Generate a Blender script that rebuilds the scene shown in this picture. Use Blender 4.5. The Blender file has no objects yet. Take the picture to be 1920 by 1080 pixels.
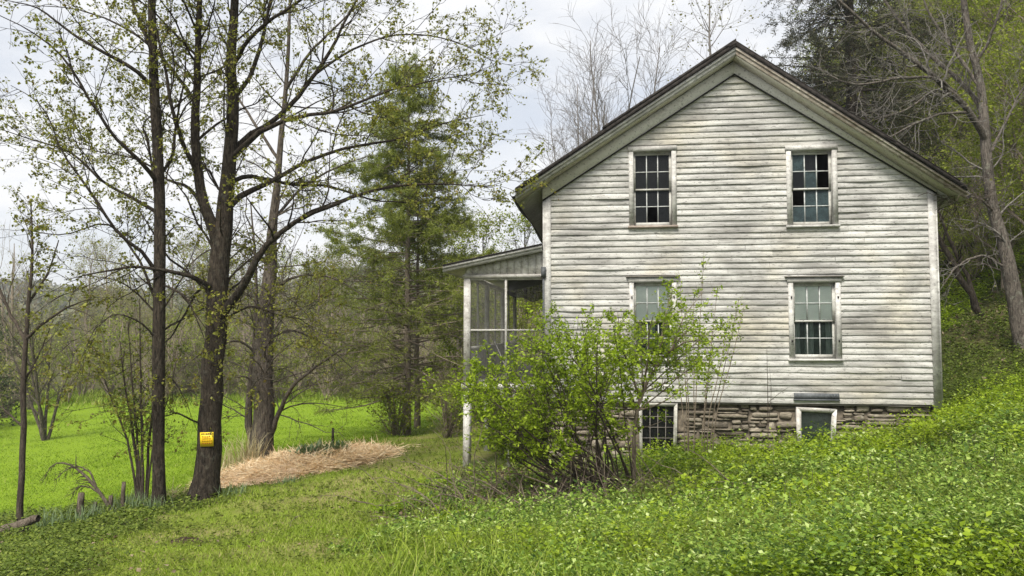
import bpy, math
import numpy as np
from mathutils import Vector

# ------------------------------------------------------------------ basics
SC = bpy.context.scene
HAZE = True
COL = SC.collection
F, CX, CY, HOR = 1420.0, 960.0, 540.0, 620.0
TH = math.atan((HOR - CY) / F)
CT, ST = math.cos(TH), math.sin(TH)

def ray(px, py):
    a = (px - CX) / F; v = (CY - py) / F
    return np.array([a, CT - ST * v, ST + CT * v])

def P(px, py, depth):
    d = ray(px, py)
    return d * (depth / d[1])

YAW = math.radians(7.0)
HR = np.array([math.cos(YAW), -math.sin(YAW), 0.0])
HW = np.array([math.sin(YAW), math.cos(YAW), 0.0])
HO = P(1390, 755, 14.3)

def HU(px, py, w=0.0):
    d = ray(px, py)
    t = (HO @ HW + w) / (d @ HW)
    p = d * t
    return (p - HO) @ HR, p[2]

def unit(v):
    return v / np.maximum(np.linalg.norm(v, axis=-1, keepdims=True), 1e-9)

class MB:
    """collects geometry, then links it as ONE mesh object"""
    def __init__(s):
        s.v = []; s.f = []; s.n = 0
    def add(s, verts, faces):
        verts = np.asarray(verts, float).reshape(-1, 3)
        if not len(verts): return
        s.v.append(verts)
        if isinstance(faces, np.ndarray):
            s.f.append(faces.astype(np.int64) + s.n)
        else:
            by = {}
            for f in faces: by.setdefault(len(f), []).append(f)
            for k in by: s.f.append(np.array(by[k], np.int64) + s.n)
        s.n += len(verts)
    def box(s, x0, x1, y0, y1, z0, z1):
        v = [(x0,y0,z0),(x1,y0,z0),(x1,y1,z0),(x0,y1,z0),(x0,y0,z1),(x1,y0,z1),(x1,y1,z1),(x0,y1,z1)]
        s.add(v, [(3,2,1,0),(4,5,6,7),(0,1,5,4),(1,2,6,5),(2,3,7,6),(3,0,4,7)])
    def prism(s, poly, w0, w1):
        """poly: (u,z) outline extruded along y"""
        n = len(poly)
        v = [(p[0], w0, p[1]) for p in poly] + [(p[0], w1, p[1]) for p in poly]
        f = [tuple(range(n)), tuple(range(2*n-1, n-1, -1))]
        for i in range(n):
            j = (i+1) % n
            f.append((i, i+n, j+n, j))
        s.add(v, f)
    def bar(s, a, b, wa, wb=None, ha=None, segs=1, jit=0, rng=None):
        a = np.array(a, float); b = np.array(b, float)
        wb = wa if wb is None else wb; h = wa if ha is None else ha
        d = unit(b - a); r = np.cross(d, [0.13, 0.21, 0.97]); 
        if np.linalg.norm(r) < .15: r = np.cross(d, [1, 0, 0])
        r = unit(r); q = np.cross(r, d)
        v = []
        for i in range(segs+1):
            t = i/segs; c = a + (b-a)*t
            if jit and 0 < i < segs: c = c + rng.normal(0, jit, 3)
            w = wa + (wb-wa)*t
            for sx, sy in ((-1,-1),(1,-1),(1,1),(-1,1)):
                v.append(c + r*sx*w/2 + q*sy*h/2*(w/wa))
        f = [(3,2,1,0), tuple(segs*4+k for k in range(4))]
        for i in range(segs):
            for k in range(4):
                f.append((i*4+k, i*4+(k+1) % 4, i*4+4+(k+1) % 4, i*4+4+k))
        s.add(v, f)
    def build(s, name, mat, parent=None, smooth=False, off=None):
        me = bpy.data.meshes.new(name)
        V = np.concatenate(s.v) if s.v else np.zeros((0,3))
        if off is not None: V = V - np.asarray(off)
        tot = np.concatenate([np.full(len(f), f.shape[1]) for f in s.f]) if s.f else np.zeros(0, int)
        idx = np.concatenate([f.ravel() for f in s.f]) if s.f else np.zeros(0, int)
        me.vertices.add(len(V)); me.vertices.foreach_set('co', V.astype(np.float32).ravel())
        me.loops.add(len(idx)); me.loops.foreach_set('vertex_index', idx.astype(np.int32))
        me.polygons.add(len(tot))
        me.polygons.foreach_set('loop_start', np.concatenate([[0], np.cumsum(tot)[:-1]]).astype(np.int32))
        me.polygons.foreach_set('loop_total', tot.astype(np.int32))
        if smooth: me.polygons.foreach_set('use_smooth', np.ones(len(tot), bool))
        me.update(calc_edges=True); me.validate()
        me.materials.append(mat)
        o = bpy.data.objects.new(name, me); COL.objects.link(o)
        if parent is not None: o.parent = parent
        return o

def tag(o, label=None, cat=None, group=None, kind=None):
    if label: o['label'] = label
    if cat: o['category'] = cat
    if group: o['group'] = group
    if kind: o['kind'] = kind
    return o

def thing(name, loc, label, cat, group=None):
    o = bpy.data.objects.new(name, None); COL.objects.link(o)
    o.location = Vector([float(c) for c in loc]); o.empty_display_size = .3
    return tag(o, label, cat, group)

def dup(root, loc, rz=0, sc=1, label=None, group=None):
    r = root.copy(); COL.objects.link(r)
    r.location = Vector([float(c) for c in loc]); r.rotation_euler = (0, 0, rz); r.scale = (sc, sc, sc)
    if label: r['label'] = label
    if group: r['group'] = group
    for ch in list(root.children):
        c = ch.copy(); COL.objects.link(c); c.parent = r
        for g in list(ch.children):
            d = g.copy(); COL.objects.link(d); d.parent = c
    return r

# ------------------------------------------------------------------ materials
class NT:
    def __init__(s, name):
        s.m = bpy.data.materials.new(name); s.m.use_nodes = True
        s.t = s.m.node_tree; s.t.nodes.clear()
        s.out = s.t.nodes.new('ShaderNodeOutputMaterial')
    def n(s, typ, props=None, **ins):
        nd = s.t.nodes.new(typ)
        for k, v in (props or {}).items(): setattr(nd, k, v)
        for k, v in ins.items():
            key = int(k[1:]) if k[0] == '_' and k[1:].isdigit() else k.replace('_', ' ')
            s.set(nd, key, v)
        return nd
    def set(s, nd, key, v):
        i = nd.inputs[key]
        if isinstance(v, bpy.types.NodeSocket): s.t.links.new(v, i)
        elif isinstance(v, (tuple, list)) and i.type == 'RGBA' and len(v) == 3: i.default_value = (*v, 1)
        else: i.default_value = v
    def coord(s, scale=(1,1,1), kind='Object'):
        c = s.n('ShaderNodeTexCoord')
        return s.n('ShaderNodeMapping', Vector=c.outputs[kind], Scale=scale).outputs[0]
    def noise(s, vec, scale=5., detail=4., rough=.55, dist=0.):
        return s.n('ShaderNodeTexNoise', Vector=vec, Scale=scale, Detail=detail, Roughness=rough, Distortion=dist).outputs[0]
    def ramp(s, fac, stops):
        r = s.n('ShaderNodeValToRGB', Fac=fac); e = r.color_ramp.elements
        while len(e) < len(stops): e.new(.5)
        for el, (p, c) in zip(e, stops):
            el.position = p; el.color = (*c, 1) if not isinstance(c, (int, float)) else (c, c, c, 1)
        return r.outputs[0]
    def mix(s, fac, a, b, mode='MIX'):
        m = s.n('ShaderNodeMix', {'data_type': 'RGBA', 'blend_type': mode})
        s.set(m, 0, fac); s.set(m, 6, a); s.set(m, 7, b)
        return m.outputs[2]
    def math(s, op, a, b=0.5, clamp=False):
        return s.n('ShaderNodeMath', {'operation': op, 'use_clamp': clamp}, _0=a, _1=b).outputs[0]
    def bump(s, h, strength=.4, dist=.02):
        return s.n('ShaderNodeBump', Height=h, Strength=strength, Distance=dist).outputs[0]
    def bsdf(s, color, rough=.8, spec=.3, normal=None, metal=0.):
        b = s.n('ShaderNodeBsdfPrincipled', Base_Color=color, Roughness=rough, Metallic=metal)
        b.inputs['Specular IOR Level'].default_value = spec
        if normal is not None: s.set(b, 'Normal', normal)
        return b.outputs[0]
    def done(s, sh):
        s.t.links.new(sh, s.out.inputs[0]); return s.m
    def rnd(s):
        return s.n('ShaderNodeNewGeometry').outputs['Random Per Island']

def leaf_mat(name, stops, trans=.35, tcol=None, rough=.5, spec=.25, vary=.45):
    t = NT(name)
    c = t.ramp(t.rnd(), stops)
    n2 = t.noise(t.coord(), .9, 2.)
    c = t.mix(t.ramp(n2, [(.35, 0.), (.7, vary)]), c, t.mix(.75, c, (.72, .84, .5), 'MULTIPLY'))
    b = t.bsdf(c, rough, spec)
    tr = t.n('ShaderNodeBsdfTranslucent', Color=t.mix(1., c, tcol or (1., 1.05, .6), 'MULTIPLY')).outputs[0]
    return t.done(t.n('ShaderNodeMixShader', Fac=trans, _1=b, _2=tr).outputs[0])

def bark_mat(name, dark, light, lichen=.0, sc=1.):
    t = NT(name)
    v = t.coord((9*sc, 9*sc, 2.2*sc)); v2 = t.coord()
    n = t.noise(v, 3., 7., .72, .8)
    c = t.ramp(n, [(.36, dark), (.64, light)])
    big = t.noise(v2, 1.7, 4.)
    c = t.mix(t.ramp(big, [(.45, 0.), (.75, .5)]), c, tuple(x*.6 for x in dark))
    if lichen:
        l = t.noise(v2, 9., 5., .7)
        c = t.mix(t.ramp(l, [(.56, 0.), (.66, lichen)]), c, (.24, .25, .2))
    return t.done(t.bsdf(c, .9, .15, t.bump(n, 1., .06)))

def plain(name, c0, c1, scale=6., rough=.8, spec=.25, bs=.3, stretch=(1,1,1)):
    t = NT(name); n = t.noise(t.coord(stretch), scale, 5., .6)
    return t.done(t.bsdf(t.ramp(n, [(.3, c0), (.72, c1)]), rough, spec, t.bump(n, bs, .01)))

def weathered(name, paint=(.66,.64,.59), wood=(.27,.25,.225), amount=.5, stain=True, gs=(4., 4., 7.)):
    """old white paint: worn grey along the grain, flaked off in places, rain stained"""
    t = NT(name)
    r = t.rnd(); o = t.coord()
    grain = t.noise(t.coord(gs), 2.2, 7., .68, .25)
    patch = t.noise(t.coord((.55, .6, 1.3)), 1.3, 6., .68, .5)
    flake = t.noise(t.coord((3.2, 3., 13.) if stain else (5., 5., 6.)), 3.4, 8., .72, .5)
    wear = t.math('ADD', t.math('MULTIPLY', grain, .5), t.math('MULTIPLY', patch, .62))
    wear = t.math('ADD', wear, t.math('MULTIPLY', t.math('SUBTRACT', r, .5), .06))
    wear = t.math('ADD', wear, amount - .515)
    c = t.mix(t.ramp(r, [(0., .0), (1., .22)]), paint, tuple(x*.86 for x in paint))
    if stain:
        yel = t.noise(t.coord((.35, .35, .5)), 1.6, 3.)
        c = t.mix(t.ramp(yel, [(.50, 0.), (.68, .7)]), c, (paint[0]*1., paint[1]*.92, paint[2]*.74))
    c = t.mix(t.ramp(wear, [(.49, 0.), (.56, .40), (.70, .95)]), c, wood)
    c = t.mix(t.ramp(flake, [(.565, 0.), (.615, .72)]), c, tuple(x*.70 for x in wood))
    spot = t.noise(o, 42., 3., .6)
    c = t.mix(t.ramp(spot, [(.63, 0.), (.70, .7)]), c, (.11, .10, .09))
    h = t.math('SUBTRACT', t.math('MULTIPLY', grain, .6), t.ramp(flake, [(.58, 0.), (.66, .7)]))
    return t.done(t.bsdf(c, .75, .25, t.bump(h, .55, .008)))

M = {}
M['siding'] = weathered('weathered_siding', (.70,.69,.665), (.235,.225,.215), amount=.512, gs=(1.3, 6., 46.))
M['trim'] = weathered('weathered_trim', (.62,.615,.585), (.31,.30,.285), .54, False)
M['sage'] = weathered('sage_trim', (.64,.61,.55), (.34,.32,.28), .36, False)
M['frieze'] = weathered('frieze_paint', (.76,.74,.68), (.42,.40,.36), .38, False)
M['porchpaint'] = weathered('porch_paint', (.68,.665,.63), (.34,.315,.285), .51, False)
M['greyboard'] = weathered('grey_board', (.50,.49,.44), (.25,.24,.22), .52, False)
M['graywood'] = plain('bare_grey_wood', (.10,.085,.075), (.30,.28,.25), 4., stretch=(1,4,18))
M['rakewood'] = weathered('worn_rake_board', (.60,.55,.47), (.19,.145,.11), .53, False)
M['shingle'] = plain('dark_shingles', (.012,.011,.011), (.06,.053,.048), 14., .95, .1, .5)
M['gutter'] = plain('rusted_black_gutter', (.010,.010,.011), (.04,.034,.03), 7., .6, .3)
M['vent'] = plain('grey_vent_metal', (.05,.055,.06), (.13,.14,.15), 12., .6, .4)
M['dark'] = plain('painted_room_dark', (.012,.011,.010), (.03,.028,.025), 3., .95, .05)  # near-black colour that paints the darkness of unlit rooms
M['room'] = plain('faded_room_wall', (.10,.10,.09), (.17,.165,.15), 3., .95, .05)
M['muntin'] = weathered('muntin_paint', (.50,.52,.51), (.26,.26,.25), .46, False)
M['sash'] = weathered('sash_paint', (.50,.50,.47), (.26,.25,.22), .5, False)
M['redsill'] = plain('bare_sill_wood', (.22,.16,.13), (.45,.40,.35), 5., stretch=(2,4,18))

def glass(name, film, fac, rough=.12, tint=(.90,.95,.94)):
    t = NT(name)
    g = t.n('ShaderNodeBsdfGlossy', Color=(.24,.28,.30), Roughness=rough).outputs[0]
    tr = t.n('ShaderNodeBsdfTransparent', Color=tint).outputs[0]
    n = t.noise(t.coord(), 7., 6., .7)
    d = t.bsdf(t.ramp(n, [(.3, tuple(x*.6 for x in film)), (.75, tuple(x*1.35 for x in film))]), .6, .2)
    a = t.n('ShaderNodeMixShader', Fac=t.ramp(n, [(.2, max(fac-.15, 0.)), (.8, min(fac+.15, 1.))]), _1=tr, _2=d).outputs[0]
    fr = t.n('ShaderNodeFresnel', IOR=1.45).outputs[0]
    return t.done(t.n('ShaderNodeMixShader', Fac=fr, _1=a, _2=g).outputs[0])
M['glass_dirty'] = glass('dusty_teal_glass', (.030,.050,.054), .85)
M['glass_dark'] = glass('dark_old_glass', (.005,.006,.007), .6)
M['glass_clear'] = glass('old_clear_glass', (.55,.62,.55), -.02, tint=(.98,1,.98))
M['glass_green'] = glass('greenish_glass', (.022,.036,.03), .35)
M['shade'] = plain('pale_green_blind', (.84,.93,.85), (.92,.96,.91), 3., .8, .2, .1, (3,3,.6))
M['curtain'] = plain('lace_curtain', (.22,.26,.23), (.60,.64,.58), 5., .9, .1, .2, (6,6,.8))

def screen_mat():
    t = NT('insect_screen')
    tr = t.n('ShaderNodeBsdfTransparent', Color=(1,1,1)).outputs[0]
    d = t.bsdf((.24,.235,.22), .8, .2)
    n = t.noise(t.coord(), 3., 4.)
    return t.done(t.n('ShaderNodeMixShader', Fac=t.ramp(n, [(.3, .14), (.7, .28)]), _1=tr, _2=d).outputs[0])
M['screen'] = screen_mat()
def torn_mat():
    t = NT('torn_screen_fabric')
    tr = t.n('ShaderNodeBsdfTransparent', Color=(1,1,1)).outputs[0]
    d = t.bsdf((.018,.018,.02), .9, .1)
    return t.done(t.n('ShaderNodeMixShader', Fac=.85, _1=tr, _2=d).outputs[0])
M['torn'] = torn_mat()

def stone_mat():
    t = NT('field_stone'); r = t.rnd(); o = t.coord()
    n = t.noise(t.coord((1,1,3)), 9., 7., .7)
    c = t.ramp(r, [(0., (.11,.09,.068)), (.35, (.33,.285,.22)), (.7, (.46,.41,.325)), (1., (.20,.17,.135))])
    c = t.mix(t.ramp(n, [(.35, .75), (.7, 0.)]), c, (.05,.043,.035))
    l = t.noise(o, 6., 5., .7)
    c = t.mix(t.ramp(l, [(.58, 0.), (.7, .5)]), c, (.40,.38,.31))
    return t.done(t.bsdf(c, .92, .15, t.bump(n, .9, .03)))
M['stone'] = stone_mat()
M['mortar'] = plain('old_mortar', (.05,.043,.034), (.20,.17,.13), 12., .95, .1, .6)

# leaves and bark
M['maple_leaf'] = leaf_mat('young_maple_leaf', [(0., (.14,.135,.026)), (.5, (.23,.235,.045)), (.85, (.34,.35,.075)), (1., (.22,.15,.05))], .45)
M['bud_leaf'] = leaf_mat('opening_buds', [(0., (.15,.14,.05)), (1., (.24,.24,.09))], .4)
M['larch'] = leaf_mat('larch_needles', [(0., (.125,.15,.03)), (.6, (.215,.25,.05)), (1., (.31,.34,.085))], .35, spec=.1)
M['spruce'] = leaf_mat('spruce_needles', [(0., (.030,.036,.020)), (.6, (.058,.062,.036)), (1., (.12,.105,.062))], .12, spec=.1)
M['bush_leaf'] = leaf_mat('fresh_bush_leaf', [(0., (.14,.20,.012)), (.5, (.26,.36,.022)), (1., (.38,.48,.05))], .45, spec=.15)
M['shrub_leaf'] = leaf_mat('mid_green_shrub_leaf', [(0., (.07,.095,.018)), (.6, (.13,.165,.026)), (1., (.22,.26,.05))], .35, spec=.12)
M['wood_leaf'] = leaf_mat('spring_woodland_leaf', [(0., (.14,.17,.016)), (.6, (.22,.265,.022)), (1., (.32,.36,.04))], .45, spec=.12)
M['hill_leaf'] = leaf_mat('hillside_leaf', [(0., (.125,.155,.024)), (.6, (.24,.29,.04)), (1., (.37,.41,.07))], .42, spec=.1)
M['brown_leaf'] = leaf_mat('olive_brown_bud', [(0., (.20,.185,.075)), (.6, (.28,.28,.095)), (1., (.36,.39,.12))], .35, spec=.1)
M['ever_leaf'] = leaf_mat('evergreen_leaf', [(0., (.03,.045,.014)), (1., (.075,.10,.03))], .15)
M['weed'] = leaf_mat('weed_leaf', [(0., (.035,.07,.012)), (.25, (.09,.155,.026)), (.58, (.19,.295,.046)), (.88, (.36,.47,.10)), (1., (.56,.64,.30))], .38, spec=.18, rough=.5)
M['ivy'] = leaf_mat('ground_ivy_leaf', [(0., (.06,.09,.014)), (.6, (.11,.155,.022)), (1., (.20,.24,.05))], .25, spec=.12)
M['grass'] = leaf_mat('lawn_blade', [(0., (.14,.20,.022)), (.6, (.24,.33,.036)), (.9, (.34,.42,.07)), (1., (.42,.37,.18))], .35, spec=.12)
M['fieldgrass'] = leaf_mat('field_blade', [(0., (.135,.215,.015)), (.55, (.19,.29,.02)), (.92, (.25,.35,.035)), (1., (.32,.32,.11))], .38, spec=.1)
M['daff'] = leaf_mat('blue_green_strap_leaf', [(0., (.10,.15,.07)), (1., (.22,.29,.15))], .25)
M['pale_strap'] = leaf_mat('pale_strap_leaf', [(0., (.40,.46,.30)), (1., (.65,.70,.54))], .3)
M['straw'] = leaf_mat('straw', [(0., (.55,.40,.23)), (.5, (.88,.66,.40)), (1., (.95,.82,.58))], .1, (1,.9,.7), vary=.03)
M['drygrass'] = leaf_mat('dry_grass', [(0., (.36,.30,.16)), (1., (.62,.55,.37))], .25, (1,.9,.6))
M['litter'] = leaf_mat('dead_leaf', [(0., (.09,.06,.04)), (.6, (.19,.135,.09)), (1., (.32,.25,.18))], .1, (1,.8,.6))
M['bark_dark'] = bark_mat('dark_bark', (.010,.008,.006), (.092,.074,.056), .18)
M['bark_grey'] = bark_mat('grey_bark', (.032,.026,.021), (.19,.16,.13), .25)
M['bark_lichen'] = bark_mat('lichen_bark', (.035,.03,.026), (.23,.20,.17), .8)
M['bark_ash'] = bark_mat('ash_grey_twigs', (.12,.11,.10), (.32,.30,.27))
M['bark_pale'] = bark_mat('pale_twig_bark', (.15,.135,.125), (.27,.25,.235))
M['bark_brown'] = bark_mat('brown_twig_bark', (.05,.04,.032), (.13,.105,.082))
M['bark_mid'] = bark_mat('thicket_bark', (.17,.135,.105), (.34,.285,.225))
M['deadwood'] = bark_mat('dead_wood', (.07,.055,.042), (.24,.20,.155))
M['tanstem'] = bark_mat('tan_stem', (.14,.11,.08), (.32,.265,.20))

# ------------------------------------------------------------------ terrain
ctrl = [ # px, py, depth
 (0,1080,5.6),(480,1080,5.1),(960,1080,4.7),(1440,1095,4.0),(1920,1110,3.5),
 (1920,960,5.9),(1920,860,8.4),(1900,795,11.5),(1760,800,14.0),(1640,830,13.9),(1520,850,14.1),(1400,855,14.2),(1270,858,14.3),
 (1100,870,14.4),(1000,885,14.5),(875,876,14.8),(1190,935,10.4),(1450,930,9.0),(1650,880,10.5),(1300,1000,7.2),(1000,960,9.6),
 (860,900,12.5),(720,950,10.2),(760,1010,7.5),(550,960,10.2),(560,1010,7.6),(300,1015,7.9),(380,934,13.0),(298,953,12.4),(160,965,11.9),(40,985,11.6),(0,1012,10.4),
 (560,885,16.),(640,862,17.6),(740,848,18.6),(850,828,19.6),(490,864,19.),(420,850,20.5),(765,814,24.),(880,812,23.),(600,748,44.),(450,770,38.),(700,752,40.),
 (90,824,28.),(0,838,28.),(300,794,33.),(0,950,17.2),(150,925,17.5),(260,905,18.),(0,905,20.5),(0,770,40.),(250,758,42.),
 (1925,665,18.),(1860,705,17.),(1800,745,16.),(1850,600,22.),(1920,585,20.5),(1900,480,27.),(1790,500,28.),(1780,620,21.),
]
C3 = [P(*c) for c in ctrl]
C3 += [np.array(c, float) for c in [
 (-60,60,-5.),(-30,60,-4.6),(-10,70,-4.),(-60,30,-5.),(-60,0,-5.),(-30,0,-4.),(-8,-5,-2.2),(0,-5,-1.4),(8,-5,-.3),(20,-5,4.),
 (-30,110,-5.),(10,110,-2.),(30,110,12.),(60,110,30.),(60,60,31.),(60,20,29.),(60,-10,28.),(22,26,10.),(30,40,15.),(25,60,11.5),(14,55,3.5),(8,40,-.8),(4,30,-2.6),(8,24,-1.6),
 (12,20.5,.2),(16,15,1.6),(14,9,1.5),(20,14,4.2),(25,8,7.5),(9,2,.1),(2,60,-3.2),(30,20,10.5)]]
C3 = np.array(C3)
def tps_k(r2): return r2*np.log(np.maximum(r2, 1e-12))*.5
_n = len(C3); XY = C3[:, :2]
_K = tps_k(((XY[:,None]-XY[None])**2).sum(-1)) + np.eye(_n)*3.0
_Pm = np.c_[np.ones(_n), XY]
_A = np.block([[_K, _Pm], [_Pm.T, np.zeros((3,3))]])
_W = np.linalg.solve(_A, np.r_[C3[:,2], 0,0,0])
def gz(x, y):
    x = np.asarray(x, float); y = np.asarray(y, float); sh = x.shape
    X = np.clip(x.ravel(), -60, 60); Y = np.clip(y.ravel(), -8, 110)
    out = np.empty(len(X))
    for i in range(0, len(X), 20000):
        a = X[i:i+20000]; b = Y[i:i+20000]
        r2 = (a[:,None]-XY[:,0])**2 + (b[:,None]-XY[:,1])**2
        out[i:i+20000] = tps_k(r2) @ _W[:_n] + _W[_n] + _W[_n+1]*a + _W[_n+2]*b
    xx = x.ravel(); yy = y.ravel()
    d = np.maximum(yy-110, 0)
    s = np.clip((yy-150)/300, 0, 1); s = s*s*(3-2*s)
    out = out + s*(26+6*np.sin(xx*.011+1.)+4*np.sin(xx*.031+yy*.01)+2*np.sin(xx*.07))*np.where(yy < 1e9, 1, 0)
    out += .02*np.sin(xx*3.1+yy*1.7)+.02*np.sin(xx*1.3-yy*2.3+1) 
    return out.reshape(sh)

def spaced(a, b, near, ratio):
    v = [0.]; st = near
    while v[-1] < max(abs(a), abs(b)): v.append(v[-1]+st); st *= ratio
    v = np.array(v); s = np.r_[-v[::-1][:-1], v]
    return s[(s >= a-1e-6) & (s <= b+1e-6)]
gx = spaced(-700, 700, .18, 1.028)
gy = spaced(-60, 900, .18, 1.02) ; gy = gy[gy > -30]
GX, GY = np.meshgrid(gx, gy + 6.0)
GZ = gz(GX, GY)
mb = MB(); nx, ny = len(gx), len(gy)
ii = np.arange(nx*ny).reshape(ny, nx)
mb.add(np.stack([GX, GY, GZ], -1).reshape(-1, 3), np.stack([ii[:-1,:-1], ii[:-1,1:], ii[1:,1:], ii[1:,:-1]], -1).reshape(-1, 4))

def sstep(e0, e1, x):
    t = np.clip((x-e0)/(e1-e0), 0, 1); return t*t*(3-2*t)
def weed_mask(x, y):   # tall weeds right of the mown strip
    edge = np.interp(y, [0, 5, 8, 9.5, 12, 14.5, 16, 60], [-.7, -.95, -1.2, -1.3, -1.2, -1.0, -.6, 2.])
    return sstep(-.35, .35, x-edge+.25*np.sin(y*2.1)+.15*np.sin(y*5.3))*sstep(34, 22, y)
def ivy_mask(x, y):
    e = np.interp(y, [0, 5.3, 8, 9.5, 13, 14.5, 15], [-3.1, -3.3, -4.1, -4.6, -5.0, -5.2, -9])
    return sstep(.35, -.35, x-e+.3*np.sin(y*1.9))*sstep(15.0, 13.4, y+.06*(x+5))
def field_mask(x, y):
    e = np.interp(y, [0, 11, 13.5, 17, 20, 26, 34, 60], [-9.5, -8.6, -6.3, -6.0, -4.0, -2.6, -1.5, -1])
    return sstep(.8, -.8, x-e)*sstep(11, 13.5, y+.12*(x+8))
def forest_mask(x, y):
    return np.maximum(sstep(0, 3, x-np.interp(y, [0, 12, 16, 30, 60], [30, 12, 10.2, 8, 2])), sstep(45, 50, y+.25*np.sin(x*.7)*4))
def dirt_mask(x, y):
    a = np.exp(-(((x-.4)/1.7)**2+((y-10.6)/1.6)**2)*1.2)
    b = np.exp(-(((x-.6)/1.4)**2+((y-13.6)/1.3)**2))
    return np.clip(np.maximum(a, b)*1.2, 0, 1)

def ground_mat():
    t = NT('turf_and_soil')
    def at(n): return t.n('ShaderNodeAttribute', {'attribute_name': n}).outputs['Fac']
    o = t.coord()
    n1 = t.noise(o, .55, 4.); n2 = t.noise(o, 4., 6., .65); n3 = t.noise(o, 28., 5., .7)
    c = t.ramp(n2, [(.3, (.11,.14,.022)), (.7, (.20,.26,.034))])
    c = t.mix(t.ramp(n1, [(.40, 0.), (.62, .75)]), c, (.25,.21,.10))
    fld = t.ramp(n3, [(.25, (.12,.19,.012)), (.75, (.195,.29,.018))])
    fld = t.mix(t.ramp(n2, [(.4, 0.), (.75, .4)]), fld, (.16,.25,.007))
    c = t.mix(at('field'), c, fld)
    c = t.mix(at('weed'), c, t.ramp(n2, [(.3, (.035,.05,.010)), (.7, (.075,.095,.02))]))
    c = t.mix(at('ivy'), c, t.ramp(n2, [(.3, (.025,.035,.01)), (.7, (.05,.062,.02))]))
    c = t.mix(at('forest'), c, t.ramp(n2, [(.3, (.045,.05,.018)), (.55, (.085,.088,.03)), (.75, (.12,.09,.06))]))
    c = t.mix(at('dirt'), c, t.ramp(n3, [(.3, (.05,.036,.024)), (.7, (.13,.10,.07))]))
    return t.done(t.bsdf(c, .95, .1, t.bump(t.math('ADD', n2, t.math('MULTIPLY', n3, .5)), .8, .06)))
ground = mb.build('ground', ground_mat(), None, True)
tag(ground, kind='structure', label='sloping turf and soil running from lawn to wooded hill')
for nm, fn in (('weed', weed_mask), ('ivy', ivy_mask), ('field', field_mask), ('forest', forest_mask), ('dirt', dirt_mask)):
    a = ground.data.attributes.new(nm, 'FLOAT', 'POINT')
    a.data.foreach_set('value', fn(GX.ravel(), GY.ravel()).astype(np.float32))

# ------------------------------------------------------------------ plant toolkit
Z = np.array([0., 0., 1.])
def resample(pts, n, rng=None, wob=0.):
    """pts: list of (xyz..., r) -> smooth polyline with n points"""
    a = np.array(pts, float); d = np.r_[0, np.cumsum(np.linalg.norm(np.diff(a[:, :3], axis=0), axis=1))]
    t = np.linspace(0, d[-1], n)
    # Catmull-style: cubic hermite with finite-difference tangents
    m = np.gradient(a, d, axis=0)
    k = np.clip(np.searchsorted(d, t, side='right')-1, 0, len(d)-2)
    h = (d[k+1]-d[k])[:, None]; s = ((t-d[k])/(d[k+1]-d[k]))[:, None]
    o = (2*s**3-3*s**2+1)*a[k] + (s**3-2*s**2+s)*h*m[k] + (-2*s**3+3*s**2)*a[k+1] + (s**3-s**2)*h*m[k+1]
    o[:, 3] = np.maximum(o[:, 3], .002)
    if rng is not None and wob:
        o[1:-1, :3] += rng.normal(0, 1, (n-2, 3))*wob*o[1:-1, 3:4]
    return o[:, :3], o[:, 3]

def pix_limb(pts, depth, n=14, rng=None, wob=.25, dz=0.):
    """pts: (px, py, radius[, depth offset])"""
    q = []
    for p in pts:
        w = P(p[0], p[1], depth + (p[3] if len(p) > 3 else 0.))
        q.append([*w, p[2]])
    return resample(q, n, rng, wob)

def spawn(pp, pr, rng, dens=None, k=None, t0=.25, t1=1., ang=(.5, 1.0), length=(.5, 1.), rel=True, shrink=.5, rmul=.55, M_=6, jit=.16, up=.05, taper=.25, rmin=.003, bias=0., rlen=None, pz=1.):
    B, N, _ = pp.shape
    L = np.linalg.norm(np.diff(pp, axis=1), axis=2).sum(1)
    cnt = rng.poisson(L*dens*(t1-t0)) if dens is not None else np.full(B, k)
    src = np.repeat(np.arange(B), cnt); C = len(src)
    if C == 0: return np.zeros((0, M_, 3)), np.zeros((0, M_))
    t = rng.uniform(t0, t1, C); ft = t*(N-1); i = np.minimum(ft.astype(int), N-2); fr = (ft-i)[:, None]
    p0 = pp[src, i]*(1-fr) + pp[src, i+1]*fr
    tan = unit(pp[src, i+1]-pp[src, i])
    r0 = pr[src, i]*(1-fr[:, 0]) + pr[src, i+1]*fr[:, 0]
    perp = rng.normal(0, 1, (C, 3)); perp[:, 2] = perp[:, 2]*pz+bias
    perp = unit(perp - (perp*tan).sum(1, keepdims=True)*tan)
    a = rng.uniform(*ang, C)[:, None]
    d = np.cos(a)*tan + np.sin(a)*perp
    ln = rng.uniform(*length, C)*(1-shrink*t)
    if rel: ln = ln*L[src]
    rad = np.clip(r0*rmul*rng.uniform(.7, 1.1, C), rmin, None)
    if rlen: rad = np.minimum(rad, np.maximum(ln*rlen, rmin))
    out = np.empty((C, M_, 3)); out[:, 0] = p0
    st = (ln/(M_-1))[:, None]
    for m in range(1, M_):
        d = unit(d + rng.normal(0, jit, (C, 3)) + Z*up)
        out[:, m] = out[:, m-1] + d*st
    rr = rad[:, None]*np.linspace(1, taper, M_)[None]
    return out, np.maximum(rr, rmin*.6)

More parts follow.
